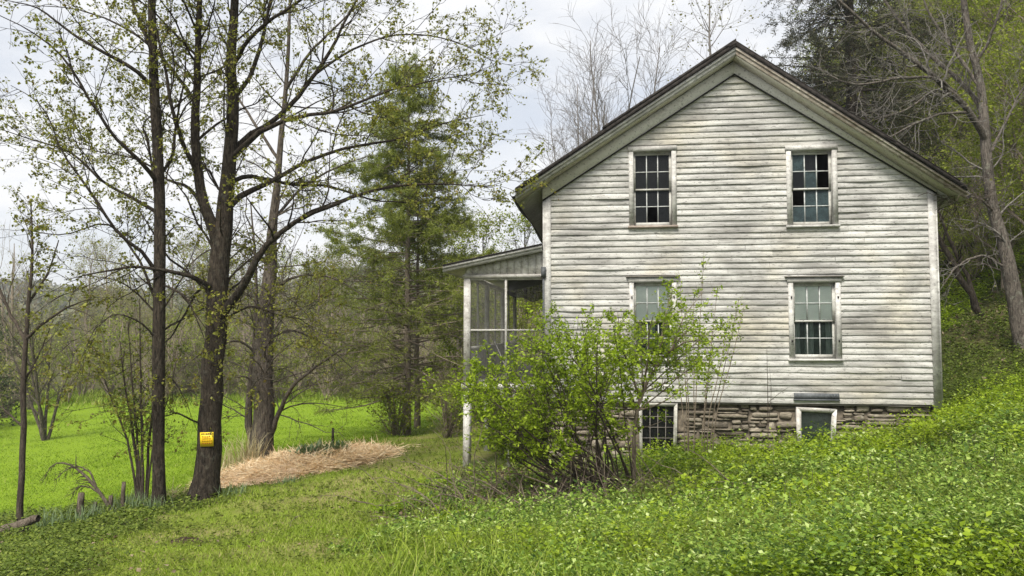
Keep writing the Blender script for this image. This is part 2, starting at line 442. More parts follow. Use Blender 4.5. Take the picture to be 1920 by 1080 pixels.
def tubes(mb, pp, pr, sides=5):
    B, N, _ = pp.shape
    if B == 0: return
    tan = unit(np.gradient(pp, axis=1))
    ref = np.where(np.abs(tan[:, :1, 2:3]) > .9, np.array([[[1., 0, 0]]]), np.array([[[0, 0, 1.]]]))
    s = unit(np.cross(tan, ref)); q = np.cross(s, tan)
    a = np.linspace(0, 2*np.pi, sides, endpoint=False)
    v = pp[:, :, None] + pr[:, :, None, None]*(np.cos(a)[None, None, :, None]*s[:, :, None] + np.sin(a)[None, None, :, None]*q[:, :, None])
    idx = np.arange(B*N*sides).reshape(B, N, sides)
    nx_ = np.roll(idx, -1, axis=2)
    f = np.stack([idx[:, :-1], nx_[:, :-1], nx_[:, 1:], idx[:, 1:]], -1).reshape(-1, 4)
    mb.add(v.reshape(-1, 3), f)

def leaves(mb, p, d, s, L, W, fold=.2):
    n = len(p)
    if n == 0: return
    d = unit(d); s = unit(s - (s*d).sum(1, keepdims=True)*d); nn = np.cross(d, s)
    L = np.broadcast_to(L, n)[:, None]; W = np.broadcast_to(W, n)[:, None]
    a = p; b = p + d*L*.45 + s*W*.5 + nn*W*fold; c = p + d*L; e = p + d*L*.45 - s*W*.5 + nn*W*fold
    v = np.stack([a, b, c, e], 1).reshape(-1, 3)
    k = np.arange(n)[:, None]*4
    mb.add(v, np.concatenate([k+[0, 1, 2], k+[0, 2, 3]]))

def rand_leaves(mb, pp, rng, per, size, t0=.2, spread=.04, droop=.0, asp=.75, flat=.5):
    """leaves along twigs pp (B,N,3)"""
    B, N, _ = pp.shape
    if B == 0: return
    src = np.repeat(np.arange(B), rng.poisson(per, B)); C = len(src)
    t = rng.uniform(t0, 1., C); ft = t*(N-1); i = np.minimum(ft.astype(int), N-2); fr = (ft-i)[:, None]
    p = pp[src, i]*(1-fr)+pp[src, i+1]*fr + rng.normal(0, spread, (C, 3))
    d = unit(rng.normal(0, 1, (C, 3))*[1, 1, 1-flat*.6] - Z*droop)
    s = rng.normal(0, 1, (C, 3))*[1, 1, 1-flat]
    sz = size*rng.uniform(.55, 1.25, C)
    leaves(mb, p, d, s, sz, sz*asp*rng.uniform(.8, 1.2, C))

def limbs(ls, n):
    return np.stack([l[0] for l in ls]), np.stack([l[1] for l in ls])

# ------------------------------------------------------------------ the house
uL, _ = HU(1021, 500); uR, _ = HU(1757, 560)
zS = HO[2]                                   # foot of the siding
aU, aZ = HU(1376, 142)                       # apex of the siding
lU, lZ = HU(1028, 371); rU, rZ = HU(1750, 362)
pU, pZ = HU(1380, 78, -.42); eLU, eLZ = HU(966, 352, -.42); eRU, eRZ = HU(1813, 348, -.42)
DEP = 9.4
zF = -3.3                                     # foot of the foundation
house_loc = HO + HR*uL; house_loc[2] = zF
HOFF = np.array([uL, 0, zF])
house = thing('farmhouse', house_loc, 'two storey weathered white clapboard farmhouse with a gable end and screened side porch', 'house')
house.rotation_euler = (0, 0, -YAW)
def HB(mb, name, mat, parent=None, smooth=False):
    return mb.build(name, M[mat], house if parent is None else parent, smooth, HOFF)
def part_empty(name, parent):
    o = bpy.data.objects.new(name, None); COL.objects.link(o); o.parent = parent; return o
print('house u', uL, uR, 'zS', zS, 'apex', aU, aZ, 'peak', pU, pZ, 'eaves', eLU, eLZ, eRU, eRZ)

slL = (aZ-lZ)/(aU-lU); slR = (aZ-rZ)/(rU-aU)
def rake(u): return np.where(u < aU, aZ-(aU-u)*slL, aZ-(u-aU)*slR)

def rect(x0, y0, x1, y1):
    a = HU(x0, y0); b = HU(x1, y1); c = HU(x0, y1); d = HU(x1, y0)
    return ((a[0]+c[0])/2, (b[0]+d[0])/2, (b[1]+c[1])/2, (a[1]+d[1])/2)   # u0,u1,z0,z1
WIN = {'ul': rect(1179, 275, 1268, 428), 'ur': rect(1474, 273, 1569, 427), 'll': rect(1180, 520, 1269, 677), 'lr': rect(1478, 520, 1576, 677)}
holes = [(w[0]+.03, w[1]-.03, w[2]+.03, w[3]-.03) for w in WIN.values()]

def clapboards(mb, rng, u0, u1, z0, ztop, holes, top=None, pitch=.115, warp=1.):
    """overlapping boards on the plane y=0, facing -y"""
    z = z0; i = 0
    while z < ztop:
        a, b = u0, u1
        if top is not None:
            zz = z+pitch*.4
            if zz > aZ: break
            if zz > lZ: a = max(a, aU-(aZ-zz)/slL-.05)
            if zz > rZ: b = min(b, aU+(aZ-zz)/slR+.05)
        spans = [(a, b)]
        for h in holes:
            if h[2]-.03 < z+pitch*.5 < h[3]+.03:
                ns = []
                for s0, s1 in spans:
                    if h[1] <= s0 or h[0] >= s1: ns.append((s0, s1)); continue
                    if h[0] > s0: ns.append((s0, h[0]))
                    if h[1] < s1: ns.append((h[1], s1))
                spans = ns
        for s0, s1 in spans:
            x = s0; cuts = [s0]
            while True:
                x += rng.uniform(2.2, 4.8)
                if x > s1-.5: break
                cuts.append(x)
            cuts.append(s1)
            for c0, c1 in zip(cuts[:-1], cuts[1:]):
                n = max(3, int((c1-c0)/.16)); xs = np.linspace(c0+(.002 if c0 > s0 else 0), c1-(.002 if c1 < s1 else 0), n+1)
                ph = rng.uniform(0, 9, 4); am = .0018*warp*rng.uniform(.3, 1.6)
                zb = z + rng.normal(0, .0022) + am*np.sin(xs*2.1+ph[0]) + .6*am*np.sin(xs*5.7+ph[1]) + rng.normal(0, .0009, n+1)
                ob = .034 + .005*np.sin(xs*1.7+ph[2]) + .003*np.sin(xs*6.3+ph[3]) + rng.normal(0, .0012, n+1)
                if rng.random() < .14*warp: # a sprung or split stretch of board
                    c = rng.uniform(c0, c1); ob = ob + .018*np.clip(np.minimum(xs-u0, u1-xs)/.5, 0, 1)*np.exp(-((xs-c)/.35)**2); zb = zb - .007*np.exp(-((xs-c)/.3)**2)
                th = .026
                v = np.concatenate([np.c_[xs, np.full(n+1, -.004), np.full(n+1, z+pitch+.012)], np.c_[xs, -ob, zb+.002], np.c_[xs, -ob+.002, zb], np.c_[xs, -ob+th, zb]])
                k = np.arange(n); m = n+1
                f = np.concatenate([np.stack([k+m*j, k+m*(j+1), k+1+m*(j+1), k+1+m*j], 1) for j in range(3)])
                mb.add(v, f)
        z += pitch*(1+rng.normal(0, .012)); i += 1

rng = np.random.default_rng(7)
mb = MB(); clapboards(mb, rng, uL+.02, uR-.02, zS, aZ, holes, True)
front_wall = HB(mb, 'clapboard_wall', 'siding'); front_wall['label'] = 'gable end wall of worn white clapboards'
# the other three walls
zE = min(lZ, rZ)+.25
for nm, (ax, flip) in {'left': (uL, 1), 'right': (uR, -1), 'back': (DEP, 0)}.items():
    mb = MB(); r2 = np.random.default_rng(len(nm))
    if nm == 'back': clapboards(mb, r2, uL, uR, zS, aZ, [], True, .115, .5)
    else: clapboards(mb, r2, 0, DEP, zS, zE+.1, [], None, .115, .5)
    for k in range(len(mb.v)):
        v = mb.v[k].copy(); u, w = v[:, 0].copy(), v[:, 1].copy()
        if nm == 'left': v[:, 0] = uL+.015+w; v[:, 1] = DEP-u
        elif nm == 'right': v[:, 0] = uR-.015-w; v[:, 1] = u
        else: v[:, 0] = uL+uR-u; v[:, 1] = DEP-w; 
        mb.v[k] = v
    HB(mb, 'clapboard_wall', 'siding')
# inner wall lining (keeps rooms dark)
def clip_poly(poly, a, b, c):
    out = []
    for i in range(len(poly)):
        p, q = poly[i], poly[(i+1) % len(poly)]
        dp, dq = a*p[0]+b*p[1]-c, a*q[0]+b*q[1]-c
        if dp <= 0: out.append(p)
        if dp*dq < 0:
            t = dp/(dp-dq); out.append((p[0]+(q[0]-p[0])*t, p[1]+(q[1]-p[1])*t))
    return out
mb = MB()
us = sorted({uL+.05, uR-.05, *[h[0] for h in holes], *[h[1] for h in holes]}); zs = sorted({zS, aZ+.1, *[h[2] for h in holes], *[h[3] for h in holes]})
for u0, u1 in zip(us[:-1], us[1:]):
    for z0, z1 in zip(zs[:-1], zs[1:]):
        if any(h[0] < (u0+u1)/2 < h[1] and h[2] < (z0+z1)/2 < h[3] for h in holes): continue
        poly = [(u0, z0), (u1, z0), (u1, z1), (u0, z1)]
        poly = clip_poly(poly, -slL, 1, aZ-aU*slL+.05); poly = clip_poly(poly, slR, 1, aZ+aU*slR+.05) if len(poly) > 2 else poly
        if len(poly) > 2: mb.prism(poly, .0, .10)
for s0, s1 in ((uL+.05, uL+.12), (uR-.12, uR-.05)): mb.box(s0, s1, .11, DEP-.05, zS, zE-.1)
mb.box(uL+.125, uR-.125, .11, DEP-.1, .95, 1.05)       # floor between the storeys
mb.box(uL+.125, uR-.125, .11, DEP-.1, zS-.02, zS+.08)
mb.box(uL+.125, uR-.125, 4.4, 4.5, zS+.1, .94); mb.box(uL+.125, uR-.125, 3.4, 3.5, 1.06, zE-.2)
HB(mb, 'inner_wall', 'room')

# corner boards, foot board
mb = MB(); mb.box(uL-.005, uL+.125, -.052, .0, zS-.02, lZ+.05); mb.box(uL-.03, uL-.006, -.050, .12, zS-.02, lZ-.05); HB(mb, 'corner_board', 'trim')
mb = MB(); mb.box(uR-.125, uR+.005, -.052, .0, zS-.06, rZ+.03); mb.box(uR+.006, uR+.03, -.050, .12, zS-.06, rZ-.05); HB(mb, 'corner_board', 'trim')

# foundation: irregular field stones
rng = np.random.default_rng(11)
mb = MB(); mb.box(uL+.06, uR-.06, .10, .5, zF, zS-.01); mb.box(uL+.06, uL+.5, .5, DEP-.1, zF, zS-.01); mb.box(uR-.5, uR-.06, .5, DEP-.1, zF, zS-.01); mb.box(uL+.5, uR-.5, DEP-.5, DEP-.1, zF, zS-.01)
found = HB(mb, 'foundation', 'mortar')
BW = [rect(1199, 757, 1270, 862), rect(1492, 765, 1568, 850)]
def stone(mb, rng, u0, u1, z0, z1, face):
    n = 9; a = np.sort(rng.uniform(0, 2*np.pi, n)) if False else np.linspace(0, 2*np.pi, n, endpoint=False)+rng.uniform(-.18, .18, n)
    c, s = np.cos(a), np.sin(a); e = .45
    cu, cz = (u0+u1)/2, (z0+z1)/2
    x = np.sign(c)*np.abs(c)**e*(u1-u0)/2*rng.uniform(.78, 1.04, n); z = np.sign(s)*np.abs(s)**e*(z1-z0)/2*rng.uniform(.7, 1.06, n)
    out = face - rng.uniform(.0, .05)
    rings = [(1.0, .14), (1.0, out+.025), (.86, out+.004)]
    v = []
    for k, w in rings: v += [(cu+xx*k, w+rng.normal(0, .004), cz+zz*k) for xx, zz in zip(x, z)]
    v.append((cu, out-.004, cz))
    f = []
    for r in range(2):
        for i in range(n): f.append((r*n+i, r*n+(i+1) % n, (r+1)*n+(i+1) % n, (r+1)*n+i))
    for i in range(n): f.append((2*n+i, 2*n+(i+1) % n, 3*n))
    mb.add(v, f)
mb = MB(); z = zS-.015
while z > zF+.2:
    H = rng.uniform(.13, .24); u = uL+.03
    while u < uR-.05:
        w = min(rng.choice([rng.uniform(.12, .28), rng.uniform(.25, .65)]), uR-.03-u); wob = .025*math.sin(u*2.3+z*9)
        if not any(b[0]-.09 < u+w/2 < b[1]+.09 and b[2]-.1 < z-H/2 < b[3]+.06 for b in BW) and w > .06:
            nn = rng.choice([1, 2, 3, 4], p=[.22, .34, .28, .16]); cut = np.sort(np.r_[0, rng.uniform(.1, .9, nn-1), 1])
            for c0, c1 in zip(cut[:-1], cut[1:]):
                a0, a1 = z+wob*(z < zS-.1)-H*c1, z+wob*(z < zS-.1)-H*c0
                if a1-a0 < .018: continue
                if w > .3 and c1-c0 < .45 and rng.random() < .6:
                    m = u+w*rng.uniform(.3, .7); stone(mb, rng, u, m-.004, a0+.003, a1-.003, .07); stone(mb, rng, m+.004, u+w*.985, a0+.003, a1-.003, .07)
                else: stone(mb, rng, u, u+w*.985, a0+.003, a1-.003, .07)
        u += w+.006
    z -= H+.006
HB(mb, 'stonework', 'stone', found)
mb = MB(); mb.box(uL, uR-.9, -.01, .08, zS-.035, zS-.006); mb.box(uR-.9, uR-.1, .0, .08, zS-.045, zS-.012); HB(mb, 'sill_beam', 'graywood')

# windows -----------------------------------------------------------------
def window(key, kind, rot=0.):
    u0, u1, z0, z1 = WIN[key]; cw = .088
    rng = np.random.default_rng(ord(key[0])*7+ord(key[1]))
    mb = MB()
    mb.box(u0, u0+cw, -.056, .0, z0+.045, z1-.10); mb.box(u1-cw, u1, -.056, .0, z0+.045, z1-.10)
    mb.box(u0-.015, u1+.015, -.061, .0, z1-.10, z1)
    # jamb liners
    mb.box(u0+cw-.016, u0+cw-.001, .001, .10, z0+.05, z1-.10); mb.box(u1-cw+.001, u1-cw+.016, .001, .10, z0+.05, z1-.10); mb.box(u0+cw, u1-cw, .001, .10, z1-.115, z1-.101)
    win = HB(mb, 'window', 'trim'); win['label'] = kind
    if kind.startswith('ground'):
        mb = MB(); mb.prism([(u0-.06, z1+.002), (u1+.06, z1+.002), (u1+.06, z1+.022), (u0-.06, z1+.022)], -.100, .0); HB(mb, 'drip_cap', 'graywood', win)
    mb = MB(); mb.box(u0-.02, u1+.02, -.090, .09, z0, z0+.044); HB(mb, 'sill', 'redsill' if key == 'ul' else 'trim', win)
    a0, a1, b0, b1 = u0+cw+.001, u1-cw-.001, z0+.046, z1-.117
    mid = (b0+b1)/2+.0; st = .042
    for nm, (y, lo, hi, rb, rt) in {'upper': (.035, mid-.02, b1, .036, .045), 'lower': (.068, b0, mid+.018, .075, .036)}.items():
        mb = MB(); th = .030
        mb.box(a0, a0+st, y, y+th, lo, hi); mb.box(a1-st, a1, y, y+th, lo, hi)
        mb.box(a0+st, a1-st, y+.001, y+th-.001, lo, lo+rb); mb.box(a0+st, a1-st, y+.001, y+th-.001, hi-rt, hi)
        sash = HB(mb, 'sash', 'sash', win)
        g0, g1, h0, h1 = a0+st, a1-st, lo+rb, hi-rt
        mb = MB()
        for k in (1, 2): uu = g0+(g1-g0)*k/3; mb.box(uu-.009, uu+.009, y+.003, y+.026, h0, h1)
        uu3 = [g0, g0+(g1-g0)/3-.009, g0+(g1-g0)/3+.009, g0+(g1-g0)*2/3-.009, g0+(g1-g0)*2/3+.009, g1]
        zm = (h0+h1)/2
        for k in (0, 2, 4): mb.box(uu3[k], uu3[k+1], y+.004, y+.025, zm-.008, zm+.008)
        HB(mb, 'muntins', 'muntin', win)
        cells = {}
        for r in (0, 1):
            for c in range(3):
                pu0, pu1 = g0+(g1-g0)*c/3, g0+(g1-g0)*(c+1)/3
                pz0, pz1 = (zm, h1) if r == 0 else (h0, zm)
                row = r if nm == 'upper' else r+2
                m = PANES[key][row][c]
                if m == '.': continue
                t = rng.uniform(-.004, .004, 2)
                cells.setdefault(m, MB()).add([(pu0+.002, y+.014, pz0+.002), (pu1-.002, y+.014+t[0], pz0+.002), (pu1-.002, y+.014+t[1], pz1-.002), (pu0+.002, y+.014, pz1-.002)], [(0, 1, 2, 3)])
        for m, cm in cells.items():
            o = HB(cm, 'pane', {'t': 'glass_dirty', 'd': 'glass_dark', 'c': 'glass_clear', 'g': 'glass_green'}[m], win)
    return win, (a0, a1, b0, b1, mid)
PANES = {'ul': ['ddd', 'ddd', 'ddd', 'd.d'], 'ur': ['td.', 'dt.', '.tt', 'ttt'], 'll': ['ccc', 'ccc', 'ggg', 'ggg'], 'lr': ['ccc', 'ccc', 'ggg', 'ggg']}
w, b = window('ul', 'upper window with dark panes and one pane missing')
w, b = window('ur', 'upper window with teal dusty panes and several empty ones')
# near-black panel added behind the upper openings, painting in the room's darkness
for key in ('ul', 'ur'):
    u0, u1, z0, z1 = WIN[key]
    mb = MB(); mb.box(u0-.3, u1+.3, .9, .92, z0-.3, z1+.2); HB(mb, 'painted_dark_panel', 'dark')
for key in ('ll', 'lr'):
    w, (a0, a1, b0, b1, mid) = window(key, 'ground floor window with pale blind half drawn'+(' seen through the shrub' if key == 'll' else ' and curtains below'))
    rng = np.random.default_rng(ord(key[1]))
    mb = MB(); n = 24; xs = np.linspace(a0+.02, a1-.02, n+1)
    bz = mid+.022+.004*np.sin(xs*17)+rng.normal(0, .002, n+1); yy = .068+.0015*np.sin(xs*31)
    v = np.r_[np.c_[xs, yy, np.full(n+1, b1)], np.c_[xs, yy, bz]]; k = np.arange(n)
    mb.add(v, np.stack([k, k+n+1, k+n+2, k+1], 1)); HB(mb, 'blind', 'shade', w)
    mb = MB()
    for s0, s1 in ((a0+.01, a0+.16), (a0+.25, a0+.40), (a1-.14, a1-.01)):
        n = 20; xs = np.linspace(s0, s1, n+1); yy = .16+.015*np.sin(xs*90)
        v = np.r_[np.c_[xs, yy, np.full(n+1, b1)], np.c_[xs, yy+.01, np.full(n+1, b0)]]; k = np.arange(n)
        mb.add(v, np.stack([k, k+n+1, k+n+2, k+1], 1))
    HB(mb, 'curtain', 'curtain', w)
    mb = MB(); mb.box(a0-.3, a1+.3, .8, .82, b0-.3, b1+.3); HB(mb, 'painted_dark_panel', 'dark')  # added near-black panel, room darkness put into its colour
    # shutter hooks on the casing
    mb = MB()
    for uu in (WIN[key][0]+.05, WIN[key][1]-.05):
        for fz in (.24, .76):
            zz = WIN[key][2]+(WIN[key][3]-WIN[key][2])*fz; mb = MB(); mb.box(uu-.012, uu+.012, -.072, -.057, zz-.02, zz+.02); HB(mb, 'shutter_hook', 'gutter', w)

# basement windows
def skew_rect_frame(mb, c, wd, y0, y1):
    """frame boards between four corners c (u,z): bl, br, tr, tl"""
    c = np.array(c, float); m = c.mean(0)
    inn = []
    for k in range(4):
        p = c[k]; a = unit(c[(k+1) % 4]-p); b_ = unit(c[k-1]-p); inn.append(p+(a+b_)*wd)
    for k in range(4):
        j = (k+1) % 4
        mb.prism([tuple(c[k]), tuple(c[j]), tuple(inn[j]), tuple(inn[k])], y0, y1)
    return inn
c = [HU(1494, 848), HU(1564, 843), HU(1568, 767), HU(1493, 763)]
mb = MB(); inn = skew_rect_frame(mb, c, .075, -.05, .07)
bwn = HB(mb, 'basement_window', 'porchpaint'); bwn['label'] = 'crooked white basement window frame with a dim pane'
mb = MB(); mb.add([(p[0], .028, p[1]) for p in inn], [(0, 1, 2, 3)]); HB(mb, 'pane', 'glass_green', bwn)
mb = MB(); mb.prism([tuple(p) for p in inn], .055, .065); HB(mb, 'board_behind', 'porchpaint', bwn)
c = [HU(1199, 868), HU(1268, 868), HU(1270, 756), HU(1198, 755)]
mb = MB(); inn = skew_rect_frame(mb, c, .06, -.03, .07)
bwn = HB(mb, 'basement_window', 'greyboard'); bwn['label'] = 'tall basement window of small panes behind the shrub'
mb = MB(); mb.add([(p[0], .042, p[1]) for p in inn], [(0, 1, 2, 3)]); HB(mb, 'pane', 'glass_dark', bwn)
mb = MB()
for k in range(1, 4):
    t = k/4; a = inn[0]+(inn[1]-inn[0])*t; b = inn[3]+(inn[2]-inn[3])*t; mb.bar((a[0], .03, a[1]), (b[0], .03, b[1]), .011)
for k in range(1, 5):
    t = k/5; a = inn[0]+(inn[3]-inn[0])*t; b = inn[1]+(inn[2]-inn[1])*t; mb.bar((a[0], .03, a[1]), (b[0], .03, b[1]), .010)
HB(mb, 'muntins', 'graywood', bwn)
# vent plate
u0, u1, z0, z1 = rect(1488, 737, 1572, 751)
mb = MB(); mb.box(u0, u1, -.064, -.022, z0+.03, z1); mb.box(u0-.01, u1+.01, -.078, -.02, z0, z0+.028)
for k in range(14): uu = u0+.03+k*(u1-u0-.06)/13; mb.box(uu-.006, uu+.006, -.071, -.0645, z0+.045, z1-.02)
HB(mb, 'vent_plate', 'vent')

# roof --------------------------------------------------------------------
roof = part_empty('roof', house)
def roof_prism(mb, side, o0, o1, w0, w1, u_in=None, u_out=None):
    eU, eZ = (eLU, eLZ) if side < 0 else (eRU, eRZ)
    du, dz = eU-pU, eZ-pZ; ln = math.hypot(du, dz); nz = abs(du)/ln
    a = pU if u_in is None else u_in; b = eU if u_out is None else u_out
    def at(u, off): return (u, pZ+(u-pU)*dz/du+off/nz)
    poly = [at(a, o0), at(b, o0), at(b, o1), at(a, o1)]
    if side < 0: poly = poly[::-1]
    mb.prism(poly, w0, w1)
rng = np.random.default_rng(3)
for side in (-1, 1):
    mb = MB(); roof_prism(mb, side, -.075, -.03, -.39, DEP+.35); HB(mb, 'roof_deck', 'graywood', roof)
    # shingle courses
    eU, eZ = (eLU, eLZ) if side < 0 else (eRU, eRZ)
    du, dz = eU-pU, eZ-pZ; ln = math.hypot(du, dz); T = np.array([du, dz])/ln; Nn = np.array([-dz, du])/ln
    if Nn[1] < 0: Nn = -Nn
    mb = MB(); s = 0.; nC = int(ln/.145)
    for i in range(nC):
        s0 = ln*i/nC; s1 = s0+ln/nC+.02
        lift = .028 if (side < 0 and s0 < ln*.60) else 0.
        x = -.42
        while x < DEP+.38:
            wd = rng.uniform(.18, .34) if x > -.3 else rng.uniform(.3, .5)
            jf = rng.normal(0, .014) if x < -.41 else 0
            x1 = min(x+wd, DEP+.38); e = s1+rng.normal(0, .008)
            a = np.array([pU, pZ])+T*s0+Nn*(-.028+lift); b = np.array([pU, pZ])+T*e+Nn*(-.012+lift+rng.uniform(0, .012)); c2 = np.array([pU, pZ])+T*e+Nn*(-.030)
            y0 = x+jf-.0; y1 = x1-.006
            a2 = np.array([pU, pZ])+T*s0+Nn*(-.031)
            mb.add([(a[0], y0, a[1]), (a[0], y1, a[1]), (b[0], y1, b[1]), (b[0], y0, b[1]), (c2[0], y0, c2[1]), (c2[0], y1, c2[1]), (a2[0], y0, a2[1])], [(0,1,2,3), (3,2,5,4), (0,3,4,6)])
            x = x1
    HB(mb, 'shingles', 'shingle', roof)
    mb2 = MB(); roof_prism(mb2, side, -.075, -.006, -.445, -.40); roof_prism(mb2, side, -.0055, .045 if side < 0 else .006, -.452, -.405, None, pU+(eU-pU)*(.60 if side < 0 else .97)); HB(mb2, 'shingle_edge', 'shingle', roof)
    # rake boards along the front (and the back) edge
    for w0, w1, tag_ in ((-.385, -.355, 'f'), (DEP+.325, DEP+.35, 'b')):
        mb = MB(); roof_prism(mb, side, -.19, -.077, w0, w1); HB(mb, 'rake_board', 'rakewood' if side > 0 else 'trim', roof)
    mb = MB(); roof_prism(mb, side, -.125, -.079, -.415, -.387); HB(mb, 'rake_moulding', 'trim' if side < 0 else 'rakewood', roof)
    mb = MB(); roof_prism(mb, side, -.20, -.185, -.354, -.058); HB(mb, 'rake_soffit', 'sage', roof)
    # frieze: from the soffit down to the siding line
    ends = (uL-.03, lZ) if side < 0 else (uR+.03, rZ)
    def rl(u, off): return pZ+(u-pU)*dz/du+off/(abs(du)/ln)
    low = lambda u: (aZ-(aU-u)*slL) if u < aU else (aZ-(u-aU)*slR)
    mb = MB(); ue = ends[0]
    poly = [(aU, rl(pU, -.2)-.0), (ue, rl(ue, -.2)), (ue, low(ue)), (aU, low(aU-1e-6))]
    mb.prism(poly if side > 0 else poly[::-1], -.056, -.002); HB(mb, 'frieze_board', 'frieze', roof)
    mb = MB(); poly = [(aU, aZ+.022), (ue, low(ue)+.022), (ue, low(ue)-.012), (aU, aZ-.012)]
    mb.prism(poly if side > 0 else poly[::-1], -.068, -.0565); HB(mb, 'frieze_bead', 'gutter', roof)
    # eave: soffit, fascia
    cu = uL if side < 0 else uR
    mb = MB(); roof_prism(mb, side, -.21, -.195, -.057, DEP+.3, cu+side*.035, eU-side*.02)
    roof_prism(mb, side, -.19, -.08, -.35, DEP+.3, eU-side*.026, eU-side*.001); HB(mb, 'eave_soffit', 'greyboard', roof)
    # gutter: half pipe
    mb = MB(); n = 9; zc = eZ-.10; gc = eU+side*.055
    ys = np.linspace(-.33, DEP+.3, 24); rr = .055
    a = np.linspace(np.pi, 2*np.pi, n)
    v = []
    for j, y in enumerate(ys):
        sag = -.05*math.sin(j*.5)-.012*j*.25-(.0 if side < 0 else .05*math.exp(-j*.4))
        for k in range(n): v.append((gc+rr*math.cos(a[k]), y, zc+sag+rr*math.sin(a[k])))
        for k in range(n): v.append((gc+(rr-.006)*math.cos(a[n-1-k]), y, zc+sag+(rr-.006)*math.sin(a[n-1-k])+.002))
    m = 2*n; f = []
    for j in range(len(ys)-1):
        for k in range(m): f.append((j*m+k, j*m+(k+1) % m, (j+1)*m+(k+1) % m, (j+1)*m+k))
    f.append(tuple(range(m))); mb.add(v, f); HB(mb, 'gutter', 'gutter', roof)

# porch -------------------------------------------------------------------
porch = part_empty('porch', house)
PD = 8.2
pl0, pz_fl = HU(868, 722); _, pz_beam = HU(950, 519); pl1 = uL-.035
px_l = HU(869, 600)[0]; px_r = HU(881, 600)[0]; mul = HU(948, 600)[0]; rs0 = HU(1017, 600)[0]; zr = HU(948, 619)[1]; zfl = HU(900, 719)[1]; zbm = HU(950, 521)[1]
gz_l = -3.0
rt_in = HU(1022, 455, -.2); rt_out = HU(830, 496, -.2)
mb = MB(); mb.box(px_l, px_r, .02, .14, zfl+.0, zbm); HB(mb, 'post', 'porchpaint', porch)
mb = MB(); mb.bar((px_l+.06, .08, gz_l), (px_l+.075, .08, zfl-.10), .115, .12); HB(mb, 'post', 'porchpaint', porch)
mb = MB(); mb.box(rs0, pl1, .03, .13, zfl, zbm); HB(mb, 'post', 'porchpaint', porch)
for k in range(1, 4):
    y = PD*k/3
    mb = MB(); mb.box(px_l, px_l+.1, y-.1, y, zfl, zbm); HB(mb, 'post', 'greyboard', porch)
    mb = MB(); mb.bar((px_l+.06, y-.05, gz_l-.2), (px_l+.06, y-.05, zfl-.10), .11); HB(mb, 'post', 'greyboard', porch)
mb = MB(); mb.bar((mul+.05, .15, gz_l), (mul+.05, .15, zfl-.10), .07); HB(mb, 'post', 'greyboard', porch)
mb = MB(); mb.box(px_l-.02, pl1, .0, .16, zbm+.001, zbm+.07); mb.box(px_l-.02, px_l+.1, .16, PD, zbm+.001, zbm+.09); HB(mb, 'beam', 'porchpaint', porch)
mb = MB(); mb.box(px_r+.001, rs0-.001, .05, .085, zr-.018, zr+.018); mb.box(mul-.022, mul+.022, .04, .0495, zfl+.03, zbm); mb.box(px_r, rs0, .05, .09, zbm-.04, zbm); HB(mb, 'screen_frame', 'porchpaint', porch)
mb = MB(); mb.box(px_l-.03, pl1, -.03, .0, zfl-.10, zfl-.005); HB(mb, 'floor_rim', 'porchpaint', porch)
mb = MB()
nb = int(PD/.14)
for k in range(nb): mb.box(px_l, pl1, .002+k*PD/nb, (k+1)*PD/nb-.006, zfl-.035, zfl-.005)
mb.box(px_l, px_l+.06, .0, PD, zfl-.16, zfl-.04); HB(mb, 'porch_floor', 'graywood', porch)
# gable infill, vertical boards
mb = MB(); nb = 11; uu = np.linspace(px_l+.02, pl1, nb+1)
def prz(u): return rt_out[1]+(u-rt_out[0])*(rt_in[1]-rt_out[1])/(rt_in[0]-rt_out[0])
for k in range(nb): mb.prism([(uu[k]+.002, zbm+.072), (uu[k+1]-.002, zbm+.072), (uu[k+1]-.002, prz(uu[k+1])-.10), (uu[k]+.002, prz(uu[k])-.10)], .03+.003*(k % 3), .06)
HB(mb, 'gable_boards', 'porchpaint', porch)
def pprism(mb, o0, o1, w0, w1, a=None, b=None):
    a = rt_out[0] if a is None else a; b = pl1 if b is None else b
    mb.prism([(a, prz(a)+o0), (b, prz(b)+o0), (b, prz(b)+o1), (a, prz(a)+o1)], w0, w1)
mb = MB(); pprism(mb, -.03, .0, -.22, PD+.2); HB(mb, 'porch_roof', 'shingle', porch)
mb = MB(); pprism(mb, -.15, -.032, -.185, -.16); pprism(mb, -.085, -.0325, -.205, -.186); pprism(mb, -.15, -.032, -.159, PD, rt_out[0]+.02, rt_out[0]+.045); HB(mb, 'porch_fascia', 'trim', porch)
mb = MB(); pprism(mb, -.14, -.125, -.158, .029, rt_out[0]+.05); pprism(mb, -.14, -.125, .065, PD, rt_out[0]+.05); HB(mb, 'porch_ceiling', 'greyboard', porch)
# outer side: knee wall of boards and mullions
mb = MB(); nb = 48; ys = np.linspace(.145, PD-.1, nb+1)
for k in range(nb): mb.box(px_l+.03, px_l+.05+.003*(k % 2), ys[k]+.002, ys[k+1]-.002, zfl-.004, zfl+.66)
mb.box(px_l+.0, px_l+.09, .145, PD-.1, zfl+.661, zfl+.70); HB(mb, 'knee_wall', 'porchpaint', porch)
mb = MB()
for k in (1.6, 4.5, 7.4):
    y = PD*k/9
    mb = MB(); mb.box(px_l+.02, px_l+.06, y-.02, y+.02, zfl+.701, zbm); HB(mb, 'mullion', 'greyboard', porch)
mb = MB()
mb.add([(px_r, .07, zfl), (mul, .07, zfl), (mul, .07, zbm), (px_r, .07, zbm)], [(0,1,2,3)]); mb.add([(mul, .07, zfl), (rs0, .07, zfl), (rs0, .07, zr), (mul, .07, zr)], [(0,1,2,3)])
mb.add([(px_l+.03, .15, zfl+.70), (px_l+.03, PD-.1, zfl+.70), (px_l+.03, PD-.1, zbm), (px_l+.03, .15, zbm)], [(0,1,2,3)])
HB(mb, 'insect_screen', 'screen', porch)
